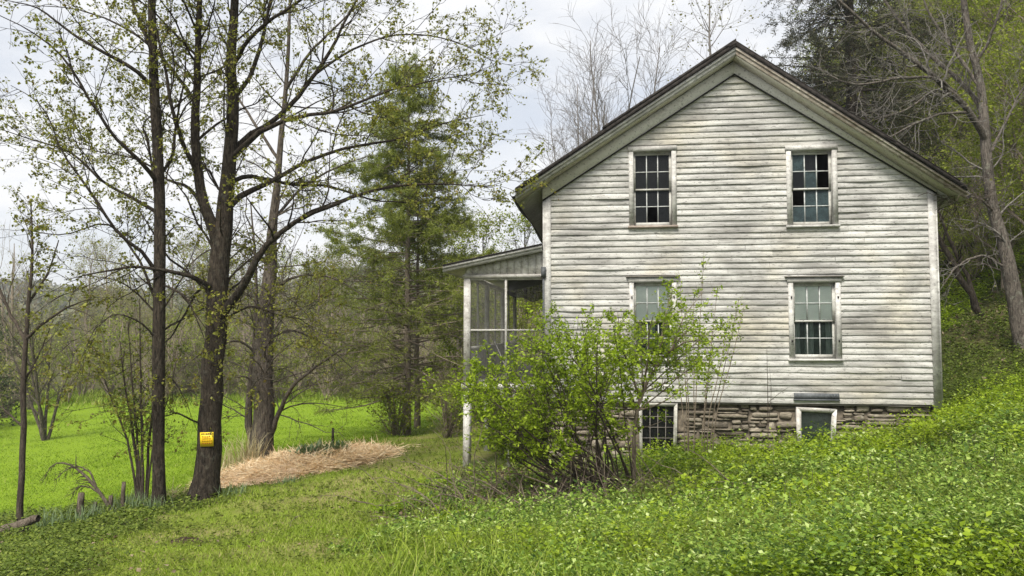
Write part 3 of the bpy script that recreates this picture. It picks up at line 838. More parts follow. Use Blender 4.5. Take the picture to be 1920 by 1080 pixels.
# torn fabric hanging under the ceiling
mb = MB(); n = 16; xs = np.linspace(mul+.03, rs0+.0, n+1); t = np.linspace(0, 1, n+1)
low = zbm-.30-.14*np.sin(t*2.3)-.03*np.sin(t*11)
rows = 8; v = []
for r in range(rows+1):
    q = r/rows
    for i in range(n+1): v.append((xs[i], .12+.25*q*t[i]+.03*math.sin(i*1.1+q*4), zbm+.0+(low[i]-zbm)*q))
f = [(r*(n+1)+i, r*(n+1)+i+1, (r+1)*(n+1)+i+1, (r+1)*(n+1)+i) for r in range(rows) for i in range(n)]
mb.add(v, f); HB(mb, 'torn_screen', 'torn', porch)
# far end: posts only; odds and ends lying on the floor
def hworld(u, w, z): return HO*[1, 1, 0] + HR*u + HW*w + np.array([0, 0, z])
a = hworld(mul-.40, 1.2, zfl+.0); b = hworld(mul-.10, 2.2, zfl+.0)
t1 = thing('wooden_stick', a, 'thin pale stick leaning inside the screened porch', 'stick')
mb = MB(); mb.bar(np.array([.36, -.3, .02]), np.array([.0, .15, .82]), .02, .018); mb.build('shaft', M['porchpaint'], t1)
t1 = thing('loose_plank', hworld(px_l+.45, 1.2, zfl-.003), 'loose pale plank lying on the porch floor beside the knee wall', 'plank')
mb = MB(); mb.box(-.06, .06, -.8, .9, 0, .03); mb.build('board', M['porchpaint'], t1); t1.rotation_euler = (0, 0, -.5)

# electrical pipe / cable on the corner
mb = MB(); mb.bar((uL-.02, -.055, zS+.1), (uL-.015, -.055, zbm+.15), .03); mb.box(uL-.06, uL+.03, -.10, -.04, zbm+.0, zbm+.2); HB(mb, 'corner_conduit', 'vent')

# ------------------------------------------------------------------ trees: the big maple
def big_tree(name, label, bases, bark, leafm, rng, lv, leaf, loc, twigm=None, group=None, leafp='foliage'):
    """bases: list of (pts, radii) limbs, lv: list of spawn kwargs, leaf: kwargs"""
    off = np.asarray(loc)
    root = thing(name, loc, label, 'tree', group)
    mb = MB()
    for p, r in bases: tubes(mb, p[None], r[None], 12 if r[0] > .06 else 8)
    mb.build('trunk', M[bark], root, True, off)
    N = 16; pp = []; pr = []
    for p, r in bases:
        q = resample(np.c_[p, r], N); pp.append(q[0]); pr.append(q[1])
    pp = np.stack(pp); pr = np.stack(pr)
    mb = MB(); allp = []
    for i, kw in enumerate(lv):
        skip = kw.pop('skip', 0); 
        a, b = spawn(pp[skip:], pr[skip:], rng, **kw)
        tubes(mb, a, b, max(3, 6-i)); allp.append(a)
        pp, pr = a, b
    mb.build('crown', M[twigm or bark], root, True, off)
    if leaf:
        mb = MB()
        for lvl, kw in leaf: rand_leaves(mb, allp[lvl], rng, **kw)
        mb.build(leafp, M[leafm], root, False, off)
    return root

rng = np.random.default_rng(21); D = 13.0
slim = lambda ls, k: [[(p[0], p[1], p[2]*k, *p[3:]) for p in l] for l in ls]
G0 = lambda px, py, d: P(px, py, d)
maple = [
 [(381,945,.34),(385,905,.255),(391,840,.225),(398,720,.20),(407,580,.195),(412,480,.185),(418,430,.17),(425,350,.14),(432,280,.125),(438,200,.11),(433,120,.095),(438,30,.08),(446,-120,.055),(440,-300,.02)],
 [(412,465,.13,0),(396,420,.115,-.1),(383,385,.105,-.15),(372,330,.095,-.2),(366,250,.085,-.3),(370,150,.07,-.3),(372,60,.06,-.4),(378,-80,.04,-.5),(370,-260,.015,-.6)],
 [(436,285,.07,0),(462,258,.065,.2),(500,235,.055,.3),(545,195,.05,.4),(590,140,.042,.5),(620,95,.035,.6),(642,50,.028,.7),(700,-60,.012,.9)],
 [(590,140,.03,.5),(640,105,.025,.6),(720,70,.02,.8),(800,66,.015,.7),(870,85,.012,.6),(925,115,.006,.5)],
 [(412,600,.095,0),(438,565,.085,-.2),(466,520,.075,-.4),(492,470,.06,-.5),(520,440,.05,-.6),(570,408,.042,-.7),(640,378,.034,-.8),(720,352,.026,-.9),(830,345,.016,-.9),(925,352,.006,-.8)],
 [(428,390,.07,.0),(465,360,.06,.3),(500,345,.05,.5),(560,310,.042,.8),(640,280,.034,1.),(740,262,.024,1.1),(830,232,.016,1.2),(910,215,.006,1.3)],
 [(432,300,.065,0),(470,262,.055,-.3),(510,235,.045,-.6),(560,220,.038,-.9),(640,205,.03,-1.1),(730,170,.02,-1.2),(820,150,.012,-1.2),(900,135,.006,-1.2)],
 [(435,190,.05,0),(470,140,.045,.3),(490,80,.04,.5),(505,10,.03,.6),(515,-120,.012,.7)],
 [(372,330,.05,-.2),(345,270,.042,-.5),(325,215,.034,-.8),(310,130,.026,-1.),(290,40,.018,-1.2),(270,-60,.008,-1.3)],
 [(408,545,.06,0),(380,530,.05,-.3),(350,515,.042,-.5),(310,508,.034,-.7),(250,500,.026,-.9),(190,510,.016,-1.1),(120,525,.006,-1.2)],
 [(369,200,.045,-.3),(330,140,.035,.2),(280,85,.028,.6),(210,40,.02,.9),(130,15,.012,1.1),(40,10,.006,1.2)],
 [(437,120,.045,0),(480,60,.036,-.4),(550,10,.028,-.7),(620,-40,.016,-1.),(720,-90,.006,-1.2)],
 [(425,345,.055,0),(470,330,.045,.6),(540,345,.035,1.2),(620,350,.028,1.6),(700,375,.02,1.9),(780,380,.01,2.1)],
 [(405,640,.03,0),(425,600,.026,.3),(470,575,.022,.5),(520,590,.016,.7),(575,600,.008,.8)],
 [(395,800,.022,0),(365,790,.018,-.2),(330,775,.014,-.3),(310,780,.01,-.3),(285,772,.005,-.3)],
 [(408,560,.035,0),(378,540,.028,.5),(340,600,.02,.8),(312,640,.012,.9),(290,650,.005,1.)],
 [(384,390,.045,0),(350,350,.036,.6),(320,340,.028,.9),(260,300,.02,1.3),(190,285,.012,1.6),(110,270,.006,1.9)],
]
maple = slim(maple[:1], .90)+slim(maple[1:], .85)
bases = [pix_limb(l, D, 26 if i < 2 else 18, rng, .22 if i > 1 else .06) for i, l in enumerate(maple)]
mloc = P(381, 934, D)
big_tree('maple_tree', 'large dark trunked maple with young olive leaves and a yellow notice on its trunk', bases, 'bark_dark', 'maple_leaf', rng,
 [dict(dens=4.2, t0=.26, ang=(.4, 1.05), length=(.8, 2.5), rel=False, shrink=.45, rmul=.5, M_=9, jit=.14, up=.03, rlen=.014, rmin=.006),
  dict(dens=4.2, t0=.12, ang=(.4, 1.0), length=(.35, 1.0), rel=False, shrink=.4, rmul=.6, M_=6, jit=.17, up=.02, rlen=.012, rmin=.004),
  dict(dens=7.5, t0=.12, ang=(.4, 1.0), length=(.15, .45), rel=False, shrink=.3, rmul=.7, M_=4, jit=.18, up=.0, rmin=.003)],
 [(2, dict(per=8., size=.052, t0=.3, spread=.02, droop=.7)), (1, dict(per=5., size=.055, t0=.7, spread=.04, droop=.7))], mloc)

# the yellow notice on the trunk
q = P(387, 824, D-.222)
sg = thing('posted_notice', q, 'small square yellow notice nailed to the big maple trunk', 'sign')
def notice_mat():
    t = NT('yellow_notice'); n = t.noise(t.coord(), 60., 3.)
    return t.done(t.bsdf(t.ramp(n, [(.3, (.72,.50,.01)), (.7, (.82,.60,.02))]), .5, .3))
M['notice'] = notice_mat(); M['ink'] = plain('notice_ink', (.30,.09,.005), (.45,.18,.01), 40.); M['inkdark'] = plain('dark_ink', (.03,.025,.01), (.08,.06,.015), 40.)
mb = MB(); hw = .112; n = 8; xs = np.linspace(-hw, hw, n+1); yy = .016*(xs/hw)**2
v = []
for z, dy in ((-.118, 0), (.118, 0)):
    for s in (0, .002): v += [(x, y+s, z) for x, y in zip(xs, yy)]
m = n+1
f = [(k, k+1, 2*m+k+1, 2*m+k) for k in range(n)]+[(m+k+1, m+k, 3*m+k, 3*m+k+1) for k in range(n)]+[(2*m+k, 2*m+k+1, 3*m+k+1, 3*m+k) for k in range(n)]+[(k+1, k, m+k, m+k+1) for k in range(n)]
f += [(0, 2*m, 3*m, m), (n, m+n, 3*m+n, 2*m+n)]
mb.add(v, f); mb.build('notice_sheet', M['notice'], sg)
def marks(mb, z, x0, x1, h, rng):
    x = x0
    while x < x1:
        w = rng.uniform(.012, .026); y = .016*((x+w/2)/hw)**2-.0022
        mb.box(x, x+w, y, y+.001, z-h/2*rng.uniform(.7, 1.), z+h/2*rng.uniform(.7, 1.)); x += w+.008
r3 = np.random.default_rng(5)
mb = MB(); marks(mb, .092, -.085, .085, .03, r3); mb.build('heading_marks', M['inkdark'], sg)
mb = MB(); [marks(mb, z, -.075, .07, .022, r3) for z in (.045, .012, -.025, -.065)]; mb.build('faded_marks', M['ink'], sg)
sg.rotation_euler = (.02, -.03, .02)

# thin dark tree
rng = np.random.default_rng(33); D2 = 12.4
thin = [
 [(298,962,.125),(298,920,.105),(297,700,.10),(299,500,.092),(298,350,.085),(291,200,.08),(286,60,.065),(282,-80,.05),(280,-260,.02)],
 [(297,345,.04,0),(270,310,.035,-.3),(220,262,.028,-.6),(170,190,.022,-.9),(120,110,.016,-1.1),(60,60,.01,-1.2),(-20,20,.005,-1.3)],
 [(297,400,.035,0),(250,372,.03,.3),(200,345,.024,.5),(130,285,.018,.7),(60,262,.011,.8),(-20,235,.005,.8)],
 [(292,165,.04,0),(250,130,.034,-.3),(190,95,.026,-.5),(130,60,.02,-.6),(70,15,.012,-.7),(10,0,.006,-.7)],
 [(298,520,.035,0),(262,470,.03,-.3),(225,440,.024,-.5),(170,360,.02,-.7),(120,290,.014,-.8),(70,190,.008,-.8),(20,160,.004,-.8)],
 [(298,580,.025,0),(250,470,.02,.5),(200,420,.016,.8),(120,440,.011,1.),(40,430,.005,1.2)],
 [(298,330,.03,0),(320,300,.025,.2),(330,230,.02,.3),(345,150,.014,.3),(350,60,.008,.3)],
 [(287,100,.035,0),(262,40,.03,.3),(240,-20,.02,.4),(210,-120,.008,.5)],
 [(297,420,.02,0),(275,260,.018,.2),(268,235,.014,.3),(300,200,.01,.4),(320,170,.006,.4)],
 [(298,640,.018,0),(255,600,.014,-.3),(215,590,.01,-.4),(180,615,.005,-.5)],
 [(298,530,.02,0),(350,560,.017,-.1),(365,590,.012,-.2),(385,640,.006,-.3)],
 [(296,690,.016,0),(330,720,.012,.1),(352,760,.006,.2)],
]
bases = [pix_limb(l, D2, 24 if i < 1 else 16, rng, .2 if i > 0 else .08) for i, l in enumerate(thin)]
big_tree('slender_tree', 'slender straight dark trunk standing left of the big maple', bases, 'bark_dark', 'maple_leaf', rng,
 [dict(dens=4.2, t0=.25, ang=(.4, 1.), length=(.6, 1.9), rel=False, shrink=.4, rmul=.5, M_=7, jit=.15, up=.03, rlen=.012, rmin=.005),
  dict(dens=4.2, t0=.12, ang=(.4, 1.), length=(.3, .9), rel=False, shrink=.4, rmul=.6, M_=5, jit=.17, up=.02, rlen=.012, rmin=.0035),
  dict(dens=7., t0=.12, ang=(.4, 1.), length=(.15, .35), rel=False, shrink=.3, rmul=.7, M_=4, jit=.18, up=.0, rmin=.003)],
 [(2, dict(per=8., size=.052, t0=.3, spread=.02, droop=.7)), (1, dict(per=5., size=.055, t0=.7, spread=.04, droop=.7))], P(298, 953, D2))

# trunk behind the straw bed, with dead low boughs
rng = np.random.default_rng(44); D3 = 19.
bk = [
 [(484,870,.46),(487,835,.34),(492,760,.30),(496,640,.27),(505,520,.20),(515,400,.125),(528,250,.08),(540,100,.055),(545,-50,.03),(550,-200,.02)],
 [(478,862,.16),(468,800,.13),(472,700,.10),(480,600,.07),(478,480,.045),(470,380,.02)],
 [(508,815,.09),(525,770,.075,-.2),(548,725,.06,-.4),(590,690,.045,-.6),(640,655,.02,-.8)],
 [(497,640,.05),(540,620,.045,.5),(600,640,.03,1.),(660,690,.012,1.4)],
 [(495,680,.05),(450,640,.04,-.4),(400,650,.03,-.8),(330,700,.012,-1.)],
 [(503,560,.06),(550,520,.045,-.6),(620,520,.03,-1.),(690,560,.012,-1.4)],
 [(507,500,.06),(450,460,.045,.5),(390,470,.03,.9),(330,520,.012,1.2)],
 [(514,410,.06),(570,350,.045,.7),(640,310,.03,1.2),(700,290,.012,1.5)],
 [(523,300,.06),(470,220,.045,.4),(430,150,.03,.7),(400,60,.012,.9)],
 [(535,170,.06),(580,100,.045,-.4),(640,40,.03,-.8),(700,-20,.012,-1.)],
]
bk = slim(bk[:1], .86)+slim(bk[1:], .75)
bases = [pix_limb(l, D3, 22 if i < 1 else 16, rng, .15) for i, l in enumerate(bk)]
big_tree('old_tree', 'thick grey brown trunk with dead low boughs behind the straw bed', bases, 'bark_grey', 'maple_leaf', rng,
 [dict(dens=4.4, t0=.12, ang=(.7, 1.4), length=(.8, 2.6), rel=False, shrink=.45, rmul=.35, M_=8, jit=.17, up=-.02, rlen=.012, rmin=.006),
  dict(dens=4.2, t0=.1, ang=(.5, 1.1), length=(.35, 1.1), rel=False, shrink=.4, rmul=.55, M_=5, jit=.2, up=-.03, rmin=.005),
  dict(dens=4., t0=.1, ang=(.4, 1.), length=(.2, .55), rel=False, shrink=.3, rmul=.7, M_=4, jit=.2, up=-.02, rmin=.004)],
 [(2, dict(per=.5, size=.08, t0=.4, spread=.04, droop=.4))], P(485, 864, D3))

# sapling at far left
rng = np.random.default_rng(55); D4 = 11.7
sap = [
 [(37,990,.05),(40,900,.045),(43,780,.042),(46,680,.038),(49,640,.034),(55,560,.028),(60,480,.02),(58,380,.008)],
 [(48,640,.028),(20,590,.022,.2),(-10,520,.015,.4),(-40,470,.006,.5)],
 [(49,635,.026),(90,600,.02,-.2),(130,575,.014,-.3),(170,560,.006,-.4)],
 [(54,570,.02),(90,510,.015,.3),(110,450,.008,.4)],
 [(43,800,.016),(10,770,.012,.1),(-30,730,.005,.2)],
 [(44,720,.016),(75,660,.012,.3),(100,600,.005,.4)],
]
bases = [pix_limb(l, D4, 14, rng, .2) for l in sap]
big_tree('sapling', 'thin forked sapling standing alone nearest the left edge', bases, 'bark_brown', 'maple_leaf', rng,
 [dict(dens=4., t0=.35, ang=(.4, .9), length=(.4, 1.), rel=False, shrink=.4, rmul=.5, M_=6, jit=.15, up=.04, rlen=.012, rmin=.004),
  dict(dens=5., t0=.15, ang=(.4, 1.), length=(.2, .5), rel=False, shrink=.4, rmul=.6, M_=4, jit=.17, up=.02, rmin=.003)],
 [(1, dict(per=2.2, size=.07, t0=.4, spread=.03, droop=.5))], P(37, 984, D4))

# multi-stem small tree beside the thin trunk
rng = np.random.default_rng(66); D5 = 13.2
ms = []
for (bx, tx, ty, r) in ((262,225,640,.032),(268,262,560,.03),(272,300,600,.028),(258,190,690,.022),(274,330,680,.02),(266,240,600,.024)):
    ms.append(pix_limb([(bx, 950, r), (bx+(tx-bx)*.12, 880, r*.9), (bx+(tx-bx)*.4, 800, r*.75), (bx+(tx-bx)*.75, (800+ty)/2, r*.5), (tx, ty, .006)], D5+rng.uniform(-.3, .3), 14, rng, .3))
big_tree('small_tree', 'small many stemmed green tree just left of the slender trunk', ms, 'bark_brown', 'shrub_leaf', rng,
 [dict(dens=6.5, t0=.3, ang=(.4, 1.), length=(.3, .8), rel=False, shrink=.4, rmul=.5, M_=6, jit=.15, up=.04, rlen=.012, rmin=.004),
  dict(dens=7., t0=.15, ang=(.4, 1.), length=(.15, .4), rel=False, shrink=.4, rmul=.6, M_=4, jit=.17, up=.02, rmin=.003)],
 [(1, dict(per=5., size=.055, t0=.3, spread=.03))], P(267, 940, D5))

# ------------------------------------------------------------------ conifers
def conifer(name, label, loc, h, rmax, rng, bark, leafm, prof, whorl, per_w, droop, upt, ndens, nsize, r0, bare=.0, side=1.0, twig=(.25, .6), asp=.14, tup=None, group=None):
    root = thing(name, loc, label, 'tree', group)
    n = 20; z = np.linspace(-.3, h, n)
    tp = np.c_[rng.normal(0, .02, n).cumsum()*.6, rng.normal(0, .02, n).cumsum()*.6, z]; tr = np.interp(z, [0, h*.1, h], [r0*1.2, r0, .012])
    mb = MB(); tubes(mb, tp[None], tr[None], 10); mb.build('trunk', M[bark], root, True)
    starts, dirs, lens, rads = [], [], [], []
    zz = h*whorl[0]
    while zz < h*.985:
        q = zz/h; R = rmax*np.interp(q, *prof)
        for k in range(rng.integers(per_w[0], per_w[1]+1)):
            a = rng.uniform(0, 2*np.pi); el = rng.uniform(*upt)+.5*max(0, q-.75)*4
            dirs.append((math.cos(a)*math.cos(el), math.sin(a)*math.cos(el), math.sin(el))); starts.append((np.interp(zz, z, tp[:, 0]), np.interp(zz, z, tp[:, 1]), zz+rng.uniform(-.1, .1)))
            lens.append(R*rng.uniform(.65, 1.12)); rads.append(max(.008, .025*R/3))
        zz += rng.uniform(whorl[1], whorl[2])
    S = np.array(starts); Dd = np.array(dirs); Ln = np.array(lens)[:, None]; Rr = np.array(rads)
    B = len(S); N = 9; pp = np.empty((B, N, 3)); pp[:, 0] = S; d = Dd.copy()
    for m in range(1, N):
        d = unit(d + rng.normal(0, .07, (B, 3)) + Z*(-droop + droop*1.6*m/N)); pp[:, m] = pp[:, m-1]+d*Ln/(N-1)
    pr = Rr[:, None]*np.linspace(1, .2, N)
    mb = MB(); tubes(mb, pp, pr, 5)
    a1, b1 = spawn(pp, pr, rng, dens=ndens, t0=.18, ang=(.7, 1.2), length=twig, rel=False, shrink=.35, rmul=.5, M_=5, jit=.08, up=.0 if tup is None else tup, rmin=.004, pz=.3 if tup is None else 1.)
    tubes(mb, a1, b1, 3)
    mb.build('crown', M[bark], root, True)
    keep = rng.random(len(a1)) > np.where(a1[:, 0, 2] < h*.35, bare, 0)
    mb = MB(); rand_leaves(mb, a1[keep], rng, per=side, size=nsize, t0=.02, spread=.012, droop=.15, asp=asp, flat=.2)
    if asp < .155:
        up_ = a1[a1[:, 0, 2] > h*.45]; rand_leaves(mb, up_, rng, per=side*1.3, size=nsize, t0=.02, spread=.03, droop=.1, asp=asp, flat=.2)
    rand_leaves(mb, pp[:, 3:], rng, per=side*2, size=nsize, t0=.05, spread=.04, droop=.1, asp=asp, flat=.2)
    mb.build('needles', M[leafm], root)
    return root
def depth_pt(px, d):
    p = P(px, 620, d); return np.array([p[0], d, float(gz(p[0], d))])
prof_l = ([0, .12, .3, .5, .7, .85, 1.], [.7, 1., .98, .72, .52, .32, .05])
l0 = P(762, 814, 24.); h0 = P(755, 108, 24.)[2]-l0[2]
l0[2] = gz(l0[0], l0[1])
conifer('larch_tree', 'tall feathery pale green larch left of the porch', l0, h0, 3.9, np.random.default_rng(71), 'bark_mid', 'larch', prof_l, (.10, .17, .30), (4, 6), .05, (-.1, .3), 7.5, .13, .125, .58, 34., (.3, 1.0), .15)
l1 = depth_pt(784, 26.)
conifer('larch_tree', 'thinner larch trunk close behind the tall larch', l1, h0*.78, 2.6, np.random.default_rng(72), 'bark_mid', 'larch', prof_l, (.12, .22, .36), (3, 5), .02, (-.1, .4), 6.0, .14, .10, .6, 18., (.25, .8), .15)
prof_s = ([0, .08, .3, .6, .85, 1.], [.8, 1., .9, .62, .3, .05])
s0 = depth_pt(1610, 30.)
conifer('spruce_tree', 'dark drooping spruce rising behind the right roof slope', s0, 24., 5.0, np.random.default_rng(73), 'bark_dark', 'spruce', prof_s, (.16, .32, .5), (5, 7), .06, (-.25, .15), 5.5, .17, .3, 0., 34., (.5, 1.5), .16, -.22)
s1 = depth_pt(1700, 44.)
conifer('spruce_tree', 'second dark spruce standing further right behind the bare tree', s1, 22., 4.4, np.random.default_rng(74), 'bark_dark', 'spruce', prof_s, (.2, .36, .55), (4, 6), .06, (-.25, .15), 5., .18, .28, 0., 28., (.5, 1.3), .16, -.22)

# ------------------------------------------------------------------ bare tree at right
rng = np.random.default_rng(81); D6 = 18.
rb = [
 [(1932,690,.36),(1918,640,.28),(1898,540,.235),(1872,420,.18),(1853,340,.165),(1848,250,.16),(1840,170,.125),(1815,60,.105),(1800,-60,.085),(1790,-220,.05)],
 [(1850,265,.115),(1820,215,.10,-.3),(1790,178,.088,-.5),(1740,135,.076,-.8),(1690,98,.064,-1.),(1620,45,.05,-1.2),(1560,-10,.04,-1.4),(1490,-60,.012,-1.5)],
 [(1852,240,.09),(1832,190,.08,.3),(1795,150,.07,.6),(1750,108,.058,.8),(1690,45,.05,1.),(1640,-30,.03,1.1),(1600,-100,.01,1.2)],
 [(1790,172,.06,-.5),(1755,147,.05,-.8),(1690,146,.042,-1.1),(1600,158,.03,-1.4),(1545,138,.012,-1.6)],
 [(1800,190,.05,-.4),(1760,170,.04,-.6),(1700,205,.03,-.9),(1640,225,.012,-1.1)],
 [(1835,160,.06),(1780,80,.05,.3),(1740,20,.035,.4),(1720,-60,.012,.5)],
 [(1848,300,.05),(1880,240,.04,.3),(1910,180,.03,.5),(1950,110,.012,.6)],
 [(1830,120,.06),(1860,60,.045,-.3),(1880,0,.03,-.5),(1900,-80,.012,-.6)],
 [(1868,400,.04),(1830,370,.034,-.3),(1780,375,.026,-.5),(1730,410,.01,-.7)],
 [(1885,500,.05),(1840,480,.042,-.2),(1795,500,.03,-.3),(1765,540,.012,-.4)],
 [(1815,210,.05,-.3),(1760,215,.04,-.9),(1700,240,.03,-1.4),(1660,262,.01,-1.8)],
]
rb = [[(p[0], p[1], p[2]*.72, *p[3:]) for p in l] for l in rb]
bases = [pix_limb(l, D6, 24 if i < 1 else 18, rng, .25 if i else .14) for i, l in enumerate(rb)]
big_tree('bare_tree', 'leaning grey lichened bare tree on the hillside at the right', bases, 'bark_lichen', 'bud_leaf', rng,
 [dict(dens=4.4, t0=.18, ang=(.5, 1.2), length=(.6, 2.2), rel=False, shrink=.45, rmul=.45, M_=8, jit=.18, up=.01, rlen=.015, rmin=.008),
  dict(dens=4.6, t0=.15, ang=(.5, 1.1), length=(.3, .9), rel=False, shrink=.4, rmul=.6, M_=5, jit=.2, up=.02, rmin=.006),
  dict(dens=4., t0=.2, ang=(.4, 1.), length=(.2, .5), rel=False, shrink=.3, rmul=.7, M_=4, jit=.2, up=.02, rmin=.006)],
 [(2, dict(per=.6, size=.06, t0=.4, spread=.03))], P(1925, 668, D6), 'bark_ash')

# ------------------------------------------------------------------ generic trees
def gen_tree(name, label, loc, h, rng, bark, leafm, crown=.35, spread=.42, stems=1, n1=16, n2=3., n3=3.2, per=0., lsize=.1, r0=None, up=.06, ang=(.5, .95), levels=3, group=None, rmin=.008, cat='tree', lp='foliage', twl=1.):
    root = thing(name, loc, label, cat, group)
    r0 = r0 or h*.016
    st = []
    for k in range(stems):
        a = rng.uniform(0, 2*np.pi); lean = 0.04 if stems == 1 else rng.uniform(.12, .42)
        n = 14; t = np.linspace(0, 1, n)
        wob = rng.normal(0, .006*h, (n, 2)).cumsum(0)*.6; wob -= wob[0]
        hh = h*(1 if stems == 1 else rng.uniform(.7, 1.))
        p = np.c_[math.cos(a)*lean*hh*t**1.1+wob[:, 0], math.sin(a)*lean*hh*t**1.1+wob[:, 1], -.25+t*hh]
        st.append((p, r0*(1 if stems == 1 else .55)*(1-.9*t)+.012))
    pp = np.stack([s[0] for s in st]); pr = np.stack([s[1] for s in st])
    mb = MB(); tubes(mb, pp, pr, 8)
    mb.build('trunk', M[bark], root, True)
    mb = MB(); al = []
    a, b = spawn(pp, pr, rng, k=max(3, n1//stems), t0=crown, t1=.98, ang=ang, length=(spread*.6*h, spread*1.05*h), rel=False, shrink=.55, rmul=.55, M_=8, jit=.12, up=up, rlen=.018, rmin=rmin)
    tubes(mb, a, b, 5); al.append(a)
    a, b = spawn(a, b, rng, dens=n2, t0=.15, ang=(.4, .9), length=(.10*h*twl, .24*h*twl), rel=False, shrink=.45, rmul=.55, M_=6, jit=.15, up=up*.7, rlen=.014, rmin=rmin*.8)
    tubes(mb, a, b, 4); al.append(a)
    if levels > 2:
        a, b = spawn(a, b, rng, dens=n3, t0=.1, ang=(.4, .9), length=(.05*h*twl, .12*h*twl), rel=False, shrink=.4, rmul=.6, M_=4, jit=.17, up=up*.5, rmin=rmin*.6)
        tubes(mb, a, b, 3); al.append(a)
    mb.build('crown', M[bark], root, True)
    if per:
        mb = MB(); rand_leaves(mb, al[-1], rng, per=per, size=lsize, t0=.15, spread=lsize*.8, droop=.2)
        mb.build(lp, M[leafm], root)
    return root

# bare pale trees behind the house
R = np.random.default_rng
def on(px, d): return depth_pt(px, d)
bt = gen_tree('bare_tree', 'pale leafless tree rising behind the left roof slope, the nearest of the two', on(1095, 38.), 17.6, R(94), 'bark_pale', 'bud_leaf', .28, .34, 7, 84, 2.6, 2.8, 0, r0=.15, up=.06, ang=(.3, .8), rmin=.013, twl=.72)
gen_tree('bare_tree', 'pale leafless tree with a narrower crown just right of the other behind the roof', on(1180, 42.), 19.5, R(92), 'bark_pale', 'bud_leaf', .35, .26, 2, 38, 2.0, 2.4, 0, r0=.2, up=.075, ang=(.3, .7), rmin=.014, twl=.75)
gen_tree('budding_tree', 'small pale budding treetop just left of the roof peak', on(1318, 46.), 20., R(93), 'bark_pale', 'bud_leaf', .4, .25, 1, 22, 1.4, 1.8, 3., .16, r0=.2, up=.07, rmin=.012)

# woods beyond the field: a few kinds, copied
kinds = []
kinds.append(gen_tree('woodland_tree', 'bare brown grey tree in the woods beyond the field', on(-700, 75.), 11., R(101), 'bark_mid', 'brown_leaf', .2, .38, 1, 28, 2.6, 3.2, 5.2, .12, up=.06, rmin=.013, group='brown trees beyond the field'))
kinds.append(gen_tree('woodland_tree', 'bare brown grey tree in the woods beyond the field', on(-760, 85.), 9., R(102), 'bark_mid', 'brown_leaf', .12, .42, 3, 30, 2.7, 3.4, 5., .12, up=.05, rmin=.012, group='brown trees beyond the field'))
kinds.append(gen_tree('woodland_tree', 'olive green budding tree in the woods beyond the field', on(-720, 95.), 12., R(103), 'bark_mid', 'shrub_leaf', .2, .36, 1, 26, 2.3, 3.0, 4.5, .17, up=.05, rmin=.013, group='budding trees beyond the field'))
kinds.append(gen_tree('thicket_shrub', 'grey brown shrub at the edge of the field', on(-740, 60.), 4.2, R(104), 'bark_mid', 'brown_leaf', .05, .5, 7, 42, 3.2, 4.6, 1.6, .07, up=.03, rmin=.008, group='shrubs along the field edge', cat='shrub'))
kinds.append(gen_tree('thicket_shrub', 'green leafing shrub at the edge of the field', on(-780, 60.), 3.2, R(105), 'bark_mid', 'hill_leaf', .05, .5, 6, 36, 3.6, 4.8, 6.5, .085, up=.03, rmin=.007, group='leafing shrubs along the field edge', cat='shrub'))
kinds.append(gen_tree('woodland_tree', 'pale green leafing tree in the woods beyond the field', on(-720, 105.), 13., R(106), 'bark_grey', 'wood_leaf', .25, .34, 1, 26, 2.2, 2.9, 6.5, .18, up=.05, rmin=.014, group='pale leafing trees beyond the field'))
rw = R(200); KH = [11.5, 9.5, 12.5, 4.4, 3.4, 13.5]
def put(kind, px, d, s=1., label=None):
    return dup(kind, on(px, d), rw.uniform(0, 6.28), s, label)
for i in range(84):
    d = rw.uniform(46, 105); px = rw.uniform(-120, 1010)
    k = rw.choice([0, 0, 1, 1, 2, 5], p=[.17, .14, .17, .12, .2, .2])
    top = (rw.uniform(545, 625) if rw.random() < .88 else rw.uniform(430, 500)) if px < 330 else rw.uniform(465, 550)
    g_ = on(px, d)[2]; put(kinds[k], px, d, ((620-top)/1420*d-g_)/KH[k])
for i in range(44):
    d = rw.uniform(42, 52); px = 300+rw.uniform(0, 640)*1.05
    put(kinds[rw.choice([3, 3, 4])], px, d, rw.uniform(.8, 1.4))
for i in range(4):
    put(kinds[rw.choice([3, 4])], rw.uniform(-100, 330), rw.uniform(38, 44), rw.uniform(.8, 1.2))
for i in range(26):
    put(kinds[4], rw.uniform(-120, 450), rw.uniform(46, 64), rw.uniform(1., 1.8))
for px, d, s_ in ((-30, 34, .9), (15, 37, 1.), (60, 40, .8), (130, 43, 1.), (235, 44, .9), (320, 45, .9), (-60, 30, .8), (430, 47, .9)): put(kinds[4], px, d, s_)
for px, d, s_ in ((120, 62, .36), (190, 66, .42), (255, 60, .36), (330, 64, .42), (60, 66, .44), (400, 62, .40), (590, 64, .46), (-20, 60, .4)): put(kinds[5], px, d, s_)
# the originals take places in the row too
for k, (px, d), s_ in zip(kinds, ((240, 62), (560, 58), (640, 70), (520, 46), (690, 43), (860, 72)), (.8, .9, .85, 1., 1., .75)):
    k.scale = (s_,)*3; k.location = Vector([float(c) for c in on(px, d)])
# dark evergreens
ev = gen_tree('evergreen_tree', 'dark evergreen by the left edge of the field', on(-15, 33.), 5.0, R(111), 'bark_dark', 'ever_leaf', .05, .36, 1, 34, 3.4, 4., 6., .14, up=.0, ang=(.9, 1.4), rmin=.008, group='dark evergreens by the field')
dup(ev, on(205, 90.), 1., 2.2, 'dark evergreen showing far off above the brown woods'); dup(ev, on(-60, 36.), 2., 1.1)
